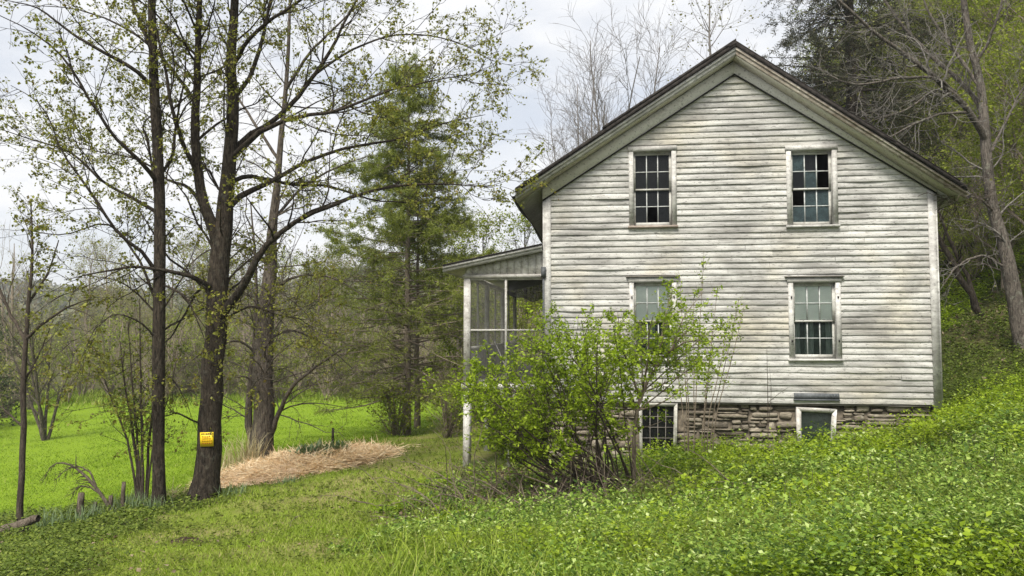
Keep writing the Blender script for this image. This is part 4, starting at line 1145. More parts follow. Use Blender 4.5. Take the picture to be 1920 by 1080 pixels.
# multi-stem tree at left in the field
gen_tree('multi_stem_tree', 'many stemmed bare grey tree standing in the bright field at the left', on(92, 28.), 4.8, R(121), 'bark_grey', 'brown_leaf', .22, .5, 6, 48, 3.6, 4.8, 2., .07, r0=.10, up=.03, rmin=.007, cat='tree')
gen_tree('multi_stem_tree', 'bare grey tree beyond the field rising higher at the far left', on(30, 45.), 10.5, R(122), 'bark_mid', 'brown_leaf', .22, .42, 3, 33, 2.4, 3., .8, .09, r0=.16, up=.06, rmin=.009)
# shrub round the larch foot
gen_tree('garden_shrub', 'dense dark green shrub spreading round the foot of the larch', on(745, 23.2), 1.9, R(131), 'bark_mid', 'hill_leaf', .04, .75, 14, 112, 5., 6., 4.5, .07, r0=.02, up=.02, rmin=.004, cat='shrub')
gen_tree('garden_shrub', 'lower green shrub between the larch and the porch', on(840, 21.5), 1.6, R(132), 'bark_mid', 'hill_leaf', .04, .75, 12, 84, 5., 6., 4.5, .07, r0=.02, up=.02, rmin=.004, cat='shrub')
# behind the porch
for i, (px, d, s) in enumerate(((905, 32., .58), (985, 36., .62), (860, 38., .6))):
    put(kinds[5], px, d, s, ['pale leafing tree seen just left of the porch', 'pale leafing tree seen through the porch screens', 'pale leafing tree between larch and porch roof'][i])
for px, d in ((900, 27.), (960, 28.), (1000, 30.)): dup(kinds[4], on(px, d), px*.1, 1.3, 'green leafing shrub seen through and behind the porch', 'shrubs behind the porch')

# hillside woods at right
hk = [gen_tree('hillside_tree', 'yellow green leafing tree on the wooded hillside', on(1900, 30.), 9., R(141), 'bark_mid', 'hill_leaf', .12, .42, 1, 32, 3.2, 4.0, 19., .085, up=.03, rmin=.01, group='leafing trees on the hillside'),
      gen_tree('hillside_tree', 'sparse olive tree on the wooded hillside', on(1830, 34.), 10., R(142), 'bark_mid', 'hill_leaf', .15, .4, 2, 28, 2.6, 3.4, 10., .08, up=.04, rmin=.01, group='sparse trees on the hillside')]
for i in range(46):
    d = rw.uniform(31, 62); px = rw.uniform(1560, 2040)
    dup(hk[rw.choice([0, 0, 1])], on(px, d), rw.uniform(0, 6), rw.uniform(.7, 1.2))
for px, d, s_, lab in ((1600, 29, .5, 'yellow green leafing tree just above the roof, below the dark spruce'), (1665, 27, .5, 'low yellow green tree showing over the middle of the right roof slope'), (1730, 27, .55, 'yellow green tree between spruce and bare tree'), (1790, 30, .75, 'yellow green tree behind the fork of the bare tree'), (1700, 33, .85, 'larger yellow green tree behind the low ones above the roof'), (1885, 24, .6, 'bright yellow green tree right of the bare trunk'), (1950, 25, .8, 'tallest bright green tree at the right edge'), (1840, 27, .55, 'small yellow green tree behind the bare trunk')):
    dup(hk[0], on(px, d), rw.uniform(0, 6), s_, lab)
for i in range(9):
    px = rw.uniform(1770, 1990); d = rw.uniform(24, 31)
    dup(kinds[4], on(px, d), rw.uniform(0, 6), rw.uniform(.35, .7), 'green leafing shrub on the steep hillside beside the house', 'leafing shrubs on the hillside')
dup(hk[0], on(1935, 21.5), .4, .95, 'bright yellow green tree at the right edge of the photo')
# leaning dead stems behind the house corner
rng = R(151)
for i, (pts, lab) in enumerate((
   ([(1840,592,.10),(1800,520,.085),(1762,450,.07),(1720,380,.05),(1690,320,.02)], 'dark leaning dead stem nearest the house corner'),
   ([(1835,585,.07),(1815,520,.06),(1790,470,.05),(1765,410,.035),(1740,340,.015)], 'thinner dark stem leaning beside the dead one'))):
    o = thing('leaning_stem', P(pts[0][0], pts[0][1], 21.5), lab, 'dead tree')
    mb = MB(); p, r = pix_limb(pts, 21.5+i*.3, 16, rng, .3); tubes(mb, p[None], r[None], 8); mb.build('stem', M['bark_dark'], o, True, P(pts[0][0], pts[0][1], 21.5))
    a, b = spawn(p[None], r[None], rng, k=12, t0=.3, ang=(.5, 1.1), length=(.4, 1.2), rel=False, M_=6, rmin=.006); mb = MB(); tubes(mb, a, b, 4)
    mb.build('crown', M['bark_dark'], o, True, P(pts[0][0], pts[0][1], 21.5))

# far woods on the distant hill: one mass
rng = R(161); mb = MB(); n = 3200
fx = rng.uniform(-260, 120, n); fy = rng.uniform(150, 520, n); fx = fx*(fy/300)
fz = gz(fx, fy)
m = 42; hh = rng.uniform(7, 13, n)
q = unit(rng.normal(0, 1, (n, m, 3)))*(rng.uniform(.5, 1, (n, m, 1)))
pp = np.stack([fx, fy, fz+hh*.55], 1)[:, None]+q*np.stack([hh*.38, hh*.38, hh*.5], 1)[:, None]
leaves(mb, pp.reshape(-1, 3), rng.normal(0, 1, (n*m, 3)), rng.normal(0, 1, (n*m, 3)), 2.2, 1.8)
far_leaf = leaf_mat('distant_wood_leaf', [(0., (.09,.10,.065)), (.5, (.14,.145,.085)), (1., (.18,.165,.10))], .2)
tag(mb.build('distant_woods', far_leaf), 'far grey green woods covering the distant hill', 'woods', kind='stuff')

# ------------------------------------------------------------------ front shrubs
def shrub(name, label, loc, stems, rng, bark, leafm, lv, leaf, cat='shrub'):
    off = np.asarray(loc); root = thing(name, loc, label, cat)
    mb = MB()
    for p, r in stems: tubes(mb, p[None], r[None], 7)
    mb.build('stems', M[bark], root, True, off)
    q = [resample(np.c_[p, r], 14) for p, r in stems]; pp = np.stack([a[0] for a in q]); pr = np.stack([a[1] for a in q])
    mb = MB(); al = []
    for i, kw in enumerate(lv):
        pp, pr = spawn(pp, pr, rng, **kw); tubes(mb, pp, pr, max(3, 5-i)); al.append(pp)
    mb.build('crown', M[bark], root, True, off)
    mb = MB()
    for lvl, kw in leaf: rand_leaves(mb, al[lvl], rng, **kw)
    mb.build('foliage', M[leafm], root, False, off)
    return root
rng = R(171); DB = 10.5
st = []
tips = [(925,842),(950,842),(985,822),(915,785),(940,812),(1010,800),(1060,770),(1000,690),(1070,640),(905,700),(930,740),(960,690),(985,650),(1010,700),(1040,610),(1065,660),(1090,600),(1120,640),(1150,610),(1170,660),(1000,760),(1050,740),(1110,730),(900,790),(945,800),(880,720),(1075,690),(1145,700),(1025,660),(960,770),(1095,780),(840,705),(865,740),(890,715),(905,690),(930,770),(920,760),(985,720),(1040,690),(1015,610),(1075,650),(1120,690),(960,730),(1130,680),(1060,620),(1000,640),(1085,720),(1150,740),(940,820),(1030,790),(890,750),(1110,620)]
for i, (tx, ty) in enumerate(tips):
    bx = 1150+rng.uniform(-75, 45); dd = rng.uniform(-1.0, 1.0)
    mx = bx+(tx-bx)*rng.uniform(.40, .55); my = 920+(ty-920)*rng.uniform(.42, .62) if tx > 1000 else 920+(ty-920)*rng.uniform(.35, .5)
    r = rng.uniform(.007, .015)
    st.append(pix_limb([(bx, 935, r*1.2, 0), (bx+(mx-bx)*.45, 935+(my-935)*.55, r, dd*.3), (mx, my, r*.85, dd*.6), (mx+(tx-mx)*.55, my+(ty-my)*.65, r*.6, dd*.9), (tx, ty, .004, dd)], DB, 16, rng, .35))
shrub('spreading_shrub', 'wide bright green leafy shrub arching left in front of the house', P(1155, 925, DB), st, rng, 'bark_brown', 'bush_leaf',
 [dict(dens=9.5, t0=.52, ang=(.5, 1.15), length=(.25, .75), rel=False, shrink=.25, rmul=.6, M_=7, jit=.17, up=.05, rlen=.014, rmin=.0035),
  dict(dens=9., t0=.12, ang=(.5, 1.1), length=(.12, .36), rel=False, shrink=.3, rmul=.65, M_=5, jit=.18, up=.06, rmin=.0025)],
 [(1, dict(per=10., size=.060, t0=.15, spread=.012, asp=.5)), (0, dict(per=10., size=.056, t0=.4, spread=.016, asp=.52))])
# small tree at its right
rng = R(172); st = []
tr = [
 [(1190,935,.042),(1188,850,.036),(1192,780,.032),(1205,735,.028),(1230,690,.022),(1262,650,.014),(1300,610,.005)],
 [(1200,745,.022),(1180,690,.018,-.2),(1165,640,.012,-.3),(1158,585,.004,-.4)],
 [(1228,693,.018),(1240,640,.014,.2),(1248,590,.009,.3),(1262,540,.003,.3)],
 [(1250,665,.014),(1290,640,.011,-.3),(1330,640,.004,-.5)],
 [(1195,770,.016),(1230,760,.012,-.2),(1270,735,.008,-.4),(1300,700,.003,-.5)],
 [(1192,800,.014),(1215,800,.01,.2),(1240,790,.004,.3)],
 [(1205,735,.02),(1215,670,.015,-.4),(1218,620,.010,-.6),(1225,590,.004,-.8)],
 [(1262,650,.012),(1280,600,.009,.0),(1300,570,.006,.1),(1320,545,.003,.1)],
]
for i, (tx, ty) in enumerate(((1140,625),(1200,600),(1245,605),(1290,618),(1332,665),(1312,695),(1215,650),(1170,675),(1265,580),(1340,615),(1185,640),(1255,690))):
    b0 = [(1195,770),(1205,735),(1230,690),(1250,668)][i % 4]; dd = rng.uniform(-.6, .6)
    tr.append([(b0[0], b0[1], .014), ((b0[0]*2+tx)/3, (b0[1]*2+ty)/3, .011, dd*.4), ((b0[0]+tx*2)/3, (b0[1]+ty*2)/3-4, .007, dd*.8), (tx, ty, .003, dd)])
tr = slim(tr, .85)
st = [pix_limb(l, 10.7, 16, rng, .25) for l in tr]
shrub('bush_tree', 'small crooked green tree with a single bare stem, right of the spreading shrub', P(1190, 928, 10.7), st, rng, 'tanstem', 'bush_leaf',
 [dict(dens=11., t0=.3, ang=(.5, 1.15), length=(.2, .55), rel=False, shrink=.25, rmul=.6, M_=6, jit=.17, up=.04, rlen=.014, rmin=.003),
  dict(dens=11., t0=.12, ang=(.5, 1.1), length=(.1, .3), rel=False, shrink=.3, rmul=.65, M_=5, jit=.18, up=.06, rmin=.002)],
 [(1, dict(per=14., size=.052, t0=.15, spread=.016, asp=.55)), (0, dict(per=3.5, size=.046, t0=.35, spread=.02, asp=.55))], 'shrub')
# tall wispy shrub by the wall
rng = R(173); st = []
for tx, ty, bx in ((1320,468,1300),(1275,520,1290),(1345,540,1315),(1255,560,1285),(1385,560,1330),(1365,600,1325),(1300,560,1302),(1335,620,1320),(1395,575,1335),(1285,600,1292)):
    r = .009
    st.append(pix_limb([(bx, 850, r), (bx+(tx-bx)*.2, 760, r*.9), (bx+(tx-bx)*.5, 850+(ty-850)*.55, r*.7), (bx+(tx-bx)*.85, 850+(ty-850)*.85, r*.45), (tx, ty, .003)], 12.9+rng.uniform(-.25, .25), 14, rng, .35))
shrub('wispy_shrub', 'tall wispy upright shrub with sparse leaves against the clapboard wall', P(1305, 848, 12.9), st, rng, 'tanstem', 'bush_leaf',
 [dict(dens=6., t0=.4, ang=(.3, .8), length=(.15, .45), rel=False, shrink=.4, rmul=.6, M_=6, jit=.14, up=.06, rmin=.003)],
 [(0, dict(per=8.5, size=.055, t0=.2, spread=.025, asp=.55))])
# bare whips against the wall
rng = R(174)
o = thing('bare_whip', P(1440, 848, 13.6), 'single thin bare stalk against the wall left of the basement window', 'twig')
mb = MB()
for pts in ([(1440,850,.008),(1440,760,.007),(1438,655,.003)], [(1441,800,.006),(1446,730,.004),(1443,690,.002)], [(1440,755,.005),(1465,735,.003),(1480,725,.002)]):
    p, r = pix_limb(pts, 13.6, 10, rng, .3); tubes(mb, p[None], r[None], 5)
mb.build('stalk', M['bark_brown'], o, True, P(1440, 848, 13.6))
# dead brush tangle under the shrub
rng = R(175); mb = MB(); n = 420
bx = rng.normal(.55, 1.0, n); by = rng.normal(10.0, .9, n); bz = gz(bx, by)
pp = np.empty((n, 7, 3)); pp[:, 0] = np.c_[bx, by, bz-.02]; d = unit(np.c_[rng.normal(-.45, .7, n), rng.normal(0, .6, n), rng.uniform(.05, .8, n)]); L = rng.uniform(.3, 1.3, n)[:, None]
for k in range(1, 7): d = unit(d+rng.normal(0, .16, (n, 3))-Z*.10); pp[:, k] = pp[:, k-1]+d*L/6
pr = rng.uniform(.004, .011, n)[:, None]*np.linspace(1, .4, 7); tubes(mb, pp, pr, 4)
a, b = spawn(pp, pr, rng, k=3, t0=.3, length=(.12, .4), rel=False, M_=5, rmin=.0025); tubes(mb, a, b, 3)
o = thing('brush_pile', (.6, 10.6, float(gz(.6, 10.6))), 'tangle of dead brown twigs under the spreading shrub', 'brush')
mb.build('dead_twigs', M['tanstem'], o, True, (.6, 10.6, float(gz(.6, 10.6))))
# twigs tangled on the right eave
rng = R(176); e = hworld(eRU, -.2, eRZ-.12); mb = MB(); n = 80
pp = np.empty((n, 6, 3)); pp[:, 0] = rng.normal(0, 1, (n, 3))*[.22, .30, .09]+[.02, 0, -.05]; d = unit(np.c_[rng.normal(-.2, .8, n), rng.normal(0, .8, n), rng.normal(-.1, .6, n)]); L = rng.uniform(.2, .6, n)[:, None]
for k in range(1, 6): d = unit(d+rng.normal(0, .25, (n, 3))-Z*.08); pp[:, k] = pp[:, k-1]+d*L/5
tubes(mb, pp, np.full((n, 6), .005), 4)
o = thing('twig_tangle', e, 'tangle of dead vines caught on the right end of the eave', 'twigs'); mb.build('vines', M['bark_brown'], o, True)

# ------------------------------------------------------------------ ground cover (uncountable)
def scatter(rng, n, d0, d1, px0, px1, mask=None, pw=1.0):
    """points on the ground inside the field of view, denser near"""
    t = rng.random(n)
    d = d0*(d1/d0)**t if pw == 1 else (d0**(1-pw)+t*(d1**(1-pw)-d0**(1-pw)))**(1/(1-pw))
    x = (rng.uniform(px0, px1, n)-CX)/F*d
    if mask is not None:
        k = rng.random(n) < mask(x, d); x, d = x[k], d[k]
    return x, d, gz(x, d)

def outside_house(x, y):
    rel = np.stack([x-HO[0], y-HO[1]], -1); u = rel@HR[:2]; w = rel@HW[:2]
    return ~((u > px_l-.1) & (u < uR+.02) & (w > .02) & (w < DEP))

def clump(x, y, a=1., ph=0.): return .5+.5*np.sin(x*1.1*a+1.3*np.sin(y*.9*a+ph)+ph)*np.cos(y*1.5*a+x*.4+.8*np.sin(x*2.3*a)+ph)
# lawn blades
rng = R(301)
def blades(mb, rng, x, y, z, h, w, lean=.5):
    n = len(x); a = rng.uniform(0, 6.283, n); b = rng.uniform(0, 6.283, n)
    s = np.stack([np.cos(a), np.sin(a), np.zeros(n)], 1)*w[:, None]*.5
    l = np.stack([np.cos(b)*lean, np.sin(b)*lean, np.ones(n)], 1)*h[:, None]*rng.uniform(.6, 1.1, (n, 1))
    p = np.stack([x, y, z-.005], 1)
    v = np.stack([p-s, p+s, p+l*.55+s*.7+l*[.0, .0, .06], p+l*[1.15, 1.15, .95], p+l*.55-s*.7+l*[0, 0, .06]], 1).reshape(-1, 3)
    k = np.arange(n)[:, None]*5
    mb.add(v, np.concatenate([k+[0, 1, 2], k+[0, 2, 4], k+[4, 2, 3]]))
lawn = lambda x, y: np.clip((1-weed_mask(x, y))*(1-ivy_mask(x, y)*.25)*(1-field_mask(x, y))*(1-forest_mask(x, y)), 0, 1)
x, y, z = scatter(rng, 300000, 4.0, 26, -320, 1150, lambda x, y: lawn(x, y)*np.clip(.25+.9*clump(x, y, .8, 2.4)*(.5+.7*clump(x, y, 2.9, .3)), .12, 1), 1.6)
k = outside_house(x, y); x, y, z = x[k], y[k], z[k]
sc = np.clip(y/7, 1, 2.6)
patch = .75+.35*np.sin(x*1.7+np.sin(y*1.3)*1.5)*np.sin(y*1.1+x*.6)
mb = MB(); blades(mb, rng, x, y, z, rng.uniform(.03, .075, len(x))*patch*sc**.4, .006*sc, .7)
tag(mb.build('lawn_grass', M['grass']), 'mown green grass strip sloping beside the house', 'grass', kind='stuff')
# field blades
x, y, z = scatter(rng, 180000, 11., 48, -420, 900, field_mask, 1.6)
sc = np.clip(y/9, 1, 2.6)
mb = MB(); blades(mb, rng, x, y, z, rng.uniform(.025, .055, len(x))*sc**.3*(.6+.8*clump(x, y, .35, 2.)), .008*sc, .8)
tag(mb.build('field_grass', M['fieldgrass']), 'bright green grass of the open field', 'grass', kind='stuff')
x, y, z = scatter(rng, 26000, 34., 56, -150, 1000, lambda x, y: sstep(39, 45, y+.8*np.sin(x*.5)+.5*np.sin(x*1.7)), 1.)
mb = MB(); blades(mb, rng, x, y, z, rng.uniform(.15, .55, len(x)), np.full(len(x), .05), .5)
tag(mb.build('meadow_edge_grass', M['grass']), 'long uncut grass along the far edge of the field', 'grass', kind='stuff')
# leafy weeds
def weeds(mb, rng, x, y, z, hgt, nleaf, size, asp=.6, spread=.5):
    n = len(x); src = np.repeat(np.arange(n), nleaf); C = len(src)
    t = rng.uniform(.15, 1., C); a = rng.uniform(0, 6.283, C); el = rng.uniform(-.35, .75, C)
    lean = rng.normal(0, .22, (n, 2))
    h = hgt[src]*t
    p = np.stack([x[src]+lean[src, 0]*h, y[src]+lean[src, 1]*h, z[src]+h], 1)
    d = np.stack([np.cos(a)*np.cos(el), np.sin(a)*np.cos(el), np.sin(el)], 1)
    p = p + d*rng.uniform(0, spread, C)[:, None]*hgt[src][:, None]*.5
    s = np.stack([-np.sin(a), np.cos(a), rng.normal(0, .35, C)], 1)
    L = size[src]*rng.uniform(.6, 1.25, C)
    leaves(mb, p, d, s, L, L*asp, .18)
def weed_only(x, y): return weed_mask(x, y)*(1-.62*dirt_mask(x, y))*(1-.96*sstep(0., 1.5, x-np.interp(y, [0, 14, 16, 30], [40, 14, 9.3, 8])))*(1-.95*sstep(4., 6., x)*sstep(14.6, 16.2, y+.5*np.sin(x*1.7)))
rng = R(302)
x, y, z = scatter(rng, 30000, 3.2, 20, 560, 2420, weed_only, 1.45)
k = outside_house(x, y); x, y, z = x[k], y[k], z[k]
def clump(x, y, a=1., ph=0.): return .5+.5*np.sin(x*1.1*a+1.3*np.sin(y*.9*a+ph)+ph)*np.cos(y*1.5*a+x*.4+.8*np.sin(x*2.3*a)+ph)
nz_ = clump(x, y); n2_ = clump(x, y, 2.7, 1.7)
edge = np.clip(weed_mask(x, y)*1.2-.2, .3, 1)*np.clip(.5+.5*(x+1.)/2.5, .4, 1)
k = rng.random(len(x)) < .18+.82*np.maximum(nz_, n2_); x, y, z, nz_, n2_, edge = [q[k] for q in (x, y, z, nz_, n2_, edge)]
hg = (.06+.24*nz_**2+.24*n2_**2)*edge*rng.uniform(.5, 1.35, len(x)); sz = .036*np.clip(y/7, .66, 1.7)*rng.uniform(.5, 1.5, len(x))
mb = MB(); weeds(mb, rng, x, y, z, hg, 12, sz)
tag(mb.build('leafy_weeds', M['weed']), 'thick fresh green leafy weeds covering the slope before the house', 'ground cover', kind='stuff')
x, y, z = scatter(rng, 14000, 3.2, 17, 600, 2150, lambda x, y: weed_only(x, y)*sstep(.55, .8, clump(x, y, .8, 3.1)), 1.35)
k = outside_house(x, y); x, y, z = x[k], y[k], z[k]
edge = np.clip(.4+.6*(x+1.)/2.5, .3, 1)
mb = MB(); weeds(mb, rng, x, y, z, rng.uniform(.18, .40, len(x))*edge, 12, np.full(len(x), .046)*np.clip(y/8, .6, 1.4), .36, .7)
tag(mb.build('spear_weeds', M['shrub_leaf']), 'darker green clumps of narrow leaved weeds on the slope', 'ground cover', kind='stuff')
x, y, z = scatter(rng, 8000, 3.2, 17, 700, 2150, lambda x, y: weed_only(x, y)*sstep(.60, .85, clump(x, y, 1.3, 5.2)), 1.35)
k = outside_house(x, y); x, y, z = x[k], y[k], z[k]
edge = np.clip(.4+.6*(x+1.)/2.5, .3, 1)
mb = MB(); weeds(mb, rng, x, y, z, rng.uniform(.16, .36, len(x))*edge, 9, np.full(len(x), .058)*np.clip(y/8, .6, 1.5), .72, .4)
tag(mb.build('broad_weeds', M['bush_leaf']), 'pale lime clumps of broad leaved weeds on the slope', 'ground cover', kind='stuff')
x, y, z = scatter(rng, 11000, 3.2, 17, 600, 2300, lambda x, y: weed_only(x, y)*sstep(.5, .75, clump(x, y, 2.0, 7.7)), 1.35)
k = outside_house(x, y); x, y, z = x[k], y[k], z[k]
edge = np.clip(.4+.6*(x+1.)/2.5, .3, 1)
mb = MB(); weeds(mb, rng, x, y, z, rng.uniform(.08, .26, len(x))*edge, 10, np.full(len(x), .05)*np.clip(y/8, .55, 1.5), .5, .6)
tag(mb.build('dull_weeds', M['ivy']), 'duller dark green weeds in patches between the bright ones', 'ground cover', kind='stuff')
# dead stalks standing in the weeds
x, y, z = scatter(rng, 420, 6.5, 15, 600, 1900, weed_only, 1.0); n = len(x)
pp = np.empty((n, 5, 3)); pp[:, 0] = np.stack([x, y, z-.02], 1); d = unit(np.c_[rng.normal(0, .5, (n, 2)), np.ones(n)]); L = rng.uniform(.2, .45, n)[:, None]
for q in range(1, 5): d = unit(d+rng.normal(0, .12, (n, 3))-Z*.08); pp[:, q] = pp[:, q-1]+d*L/4
mb = MB(); tubes(mb, pp, np.full((n, 5), .0028), 3)
tag(mb.build('dead_stalks', M['deadwood']), 'thin dry stalks left standing among the weeds', 'dead stalks', kind='stuff')
# paler upright nettle-like tops by the house corner
x, y, z = scatter(rng, 3600, 11., 16, 1180, 2050, lambda x, y: weed_only(x, y)*(.2+.8*clump(x, y, 1.7, 4.)), 1.)
k = outside_house(x, y); x, y, z = x[k], y[k], z[k]
mb = MB(); weeds(mb, rng, x, y, z, rng.uniform(.2, .5, len(x)), 14, np.full(len(x), .06), .5)
tag(mb.build('tall_weeds', M['bush_leaf']), 'taller pale green weeds along the foot of the foundation', 'ground cover', kind='stuff')
# grass blades among the weeds
x, y, z = scatter(rng, 30000, 3.2, 15, 560, 2150, weed_only, 1.5)
k = outside_house(x, y); x, y, z = x[k], y[k], z[k]
mb = MB(); blades(mb, rng, x, y, z, rng.uniform(.12, .30, len(x)), .007*np.clip(y/7, 1, 2), .6)
tag(mb.build('weed_grass', M['grass']), 'long grass blades growing among the leafy weeds', 'grass', kind='stuff')
x, y, z = scatter(rng, 9000, 4., 20, -150, 1000, lambda x, y: lawn(x, y)*(.15+.7*clump(x, y, 1.6, .7)), 1.4)
k = outside_house(x, y); x, y, z = x[k], y[k], z[k]
mb = MB(); weeds(mb, rng, x, y, z, rng.uniform(.02, .075, len(x)), 6, np.full(len(x), .028)*np.clip(y/7, .9, 1.6), .8, .9)
tag(mb.build('lawn_clover', M['shrub_leaf']), 'low clover and plantain leaves mixed in the mown strip', 'ground cover', kind='stuff')
# ivy on the bank
x, y, z = scatter(rng, 17000, 4., 15, -520, 760, lambda x, y: ivy_mask(x, y), 1.4)
mb = MB(); weeds(mb, rng, x, y, z, rng.uniform(.03, .13, len(x)), 7, np.full(len(x), .034)*np.clip(y/8, .9, 1.5), .75)
tag(mb.build('ground_ivy', M['ivy']), 'dark green low leaves covering the bank edge at the left', 'ground cover', kind='stuff')
# hillside undergrowth
x, y, z = scatter(rng, 13000, 15., 45, 1640, 2100, lambda x, y: np.maximum(forest_mask(x, y), (x > 5)*(y > 14.4)*(y < 20))*(.3+.6*clump(x, y, .5)), 1.2)
k = outside_house(x, y); x, y, z = x[k], y[k], z[k]
mb = MB(); weeds(mb, rng, x, y, z, rng.uniform(.08, .30, len(x)), 9, np.full(len(x), .07)*np.clip(y/20, .9, 1.6), .6)
tag(mb.build('hill_undergrowth', M['ivy']), 'green undergrowth on the steep hillside behind the house', 'undergrowth', kind='stuff')
x, y, z = scatter(rng, 5200, 21., 38, 1720, 2060, lambda x, y: forest_mask(x, y)*sstep(.35, .6, clump(x, y, .45, 1.)), 1.)
k = outside_house(x, y); x, y, z = x[k], y[k], z[k]
mb = MB(); weeds(mb, rng, x, y, z, rng.uniform(.1, .35, len(x)), 9, np.full(len(x), .10), .6)
tag(mb.build('hill_weeds', M['bush_leaf']), 'bright green patches of weeds high on the hillside between the trunks', 'undergrowth', kind='stuff')
x, y, z = scatter(rng, 6500, 14.5, 30, 1660, 2080, lambda x, y: forest_mask(x, y)*.9, 1.); n = len(x)
mb = MB(); leaves(mb, np.stack([x, y, z+rng.uniform(.0, .06, n)], 1), rng.normal(0, 1, (n, 3))*[1, 1, .4], rng.normal(0, 1, (n, 3))*[1, 1, .4], rng.uniform(.05, .16, n), rng.uniform(.02, .09, n))
tag(mb.build('hill_litter', M['litter']), 'brown fallen leaves on the dark hillside beside the house', 'leaf litter', kind='stuff')
# dead leaves
x, y, z = scatter(rng, 9000, 8., 16, 700, 1300, dirt_mask, 1.)
k = outside_house(x, y); x, y, z = x[k], y[k], z[k]
mb = MB(); n = len(x); leaves(mb, np.stack([x, y, z+rng.uniform(0, .05, n)], 1), rng.normal(0, 1, (n, 3))*[1, 1, .3], rng.normal(0, 1, (n, 3))*[1, 1, .3], rng.uniform(.03, .08, n), rng.uniform(.01, .05, n))
x, y, z = scatter(rng, 900, 5., 16, -100, 900, lambda x, y: .25+.5*ivy_mask(x, y)-field_mask(x, y), 1.3); n = len(x)
leaves(mb, np.stack([x, y, z+rng.uniform(.01, .06, n)], 1), rng.normal(0, 1, (n, 3))*[1, 1, .3], rng.normal(0, 1, (n, 3))*[1, 1, .3], rng.uniform(.03, .06, n), rng.uniform(.02, .04, n))
tag(mb.build('leaf_litter', M['litter']), 'brown dead leaves lying on bare soil by the shrubs', 'leaf litter', kind='stuff')

# ------------------------------------------------------------------ straw bed
rng = R(401)
outl = [P(398, 912, 14.3), P(455, 918, 14.3), P(560, 905, 15.2), P(650, 884, 16.4), P(735, 860, 18.2), P(745, 846, 18.9), P(700, 838, 19.4), P(600, 842, 19.), P(500, 858, 18.), P(430, 880, 16.6)]
ol = np.array(outl)[:, :2]; cen = ol.mean(0)
na, nr = 60, 16
ang = np.unwrap(np.arctan2(ol[:, 1]-cen[1], ol[:, 0]-cen[0])); o_ = np.argsort(ang); ang = ang[o_]; rad = np.linalg.norm(ol-cen, axis=1)[o_]
th = np.linspace(0, 2*np.pi, na, endpoint=False)
rr = np.interp(th, np.r_[ang-2*np.pi, ang, ang+2*np.pi], np.r_[rad, rad, rad])*(1+rng.normal(0, .02, na))
base = np.array([*cen, float(gz(*cen))])
def straw_h(s): return .24*np.clip(1-s**2.2, 0, 1)**.8
V = []; 
for j in range(nr+1):
    s = j/nr; xx = cen[0]+rr*s*np.cos(th); yy = cen[1]+rr*s*np.sin(th)
    V.append(np.stack([xx, yy, gz(xx, yy)+straw_h(s)+rng.normal(0, .018, na)*(s < .98)-(.03 if j == nr else 0)], 1))
V = np.concatenate(V); f = [(j*na+i, j*na+(i+1) % na, (j+1)*na+(i+1) % na, (j+1)*na+i) for j in range(nr) for i in range(na)]
bed = thing('straw_bed', base, 'low mound of pale tan straw mulch on the lawn behind the maple', 'straw mound')
mb = MB(); mb.add(V, f); mb.build('mound', plain('straw_mat', (.36,.24,.14), (.84,.64,.43), 26., .9, .1, .8), bed, True, base)
n = 24000; s = np.sqrt(rng.random(n))*1.03; a = rng.uniform(0, 2*np.pi, n); r_ = np.interp(a, np.r_[th, 2*np.pi], np.r_[rr, rr[0]])
xx = cen[0]+r_*s*np.cos(a); yy = cen[1]+r_*s*np.sin(a); zz = gz(xx, yy)+straw_h(s)+rng.uniform(-.01, .05, n)+.05*np.sin(xx*4.1+yy*1.3)*np.sin(yy*3.3-xx)
mb = MB(); d = np.c_[rng.normal(0, 1, n), rng.normal(0, 1, n), rng.normal(0, .22, n)]
leaves(mb, np.stack([xx, yy, zz], 1), d, rng.normal(0, 1, (n, 3))*[1, 1, .35], rng.uniform(.12, .40, n), rng.uniform(.009, .02, n), 0.)
st_ = mb.build('straw', M['straw'], bed, False, base); st_['kind'] = 'stuff'
n = 2600; s = rng.uniform(.97, 1.32, n)**1.0; a = rng.uniform(0, 2*np.pi, n); r_ = np.interp(a, np.r_[th, 2*np.pi], np.r_[rr, rr[0]])
k = rng.random(n) < (1.34-s)/.36*(.35+.65*clump(np.cos(a)*4, np.sin(a)*4, 1.)); s, a, r_ = s[k], a[k], r_[k]; n = len(s)
xx = cen[0]+r_*s*np.cos(a); yy = cen[1]+r_*s*np.sin(a); mb = MB()
leaves(mb, np.stack([xx, yy, gz(xx, yy)+rng.uniform(.01, .05, n)], 1), np.c_[rng.normal(0, 1, (n, 2)), rng.normal(0, .12, n)], rng.normal(0, 1, (n, 3))*[1, 1, .35], rng.uniform(.10, .30, n), rng.uniform(.008, .016, n), 0.)
st_ = mb.build('loose_straw', M['straw'], bed, False, base); st_['kind'] = 'stuff'
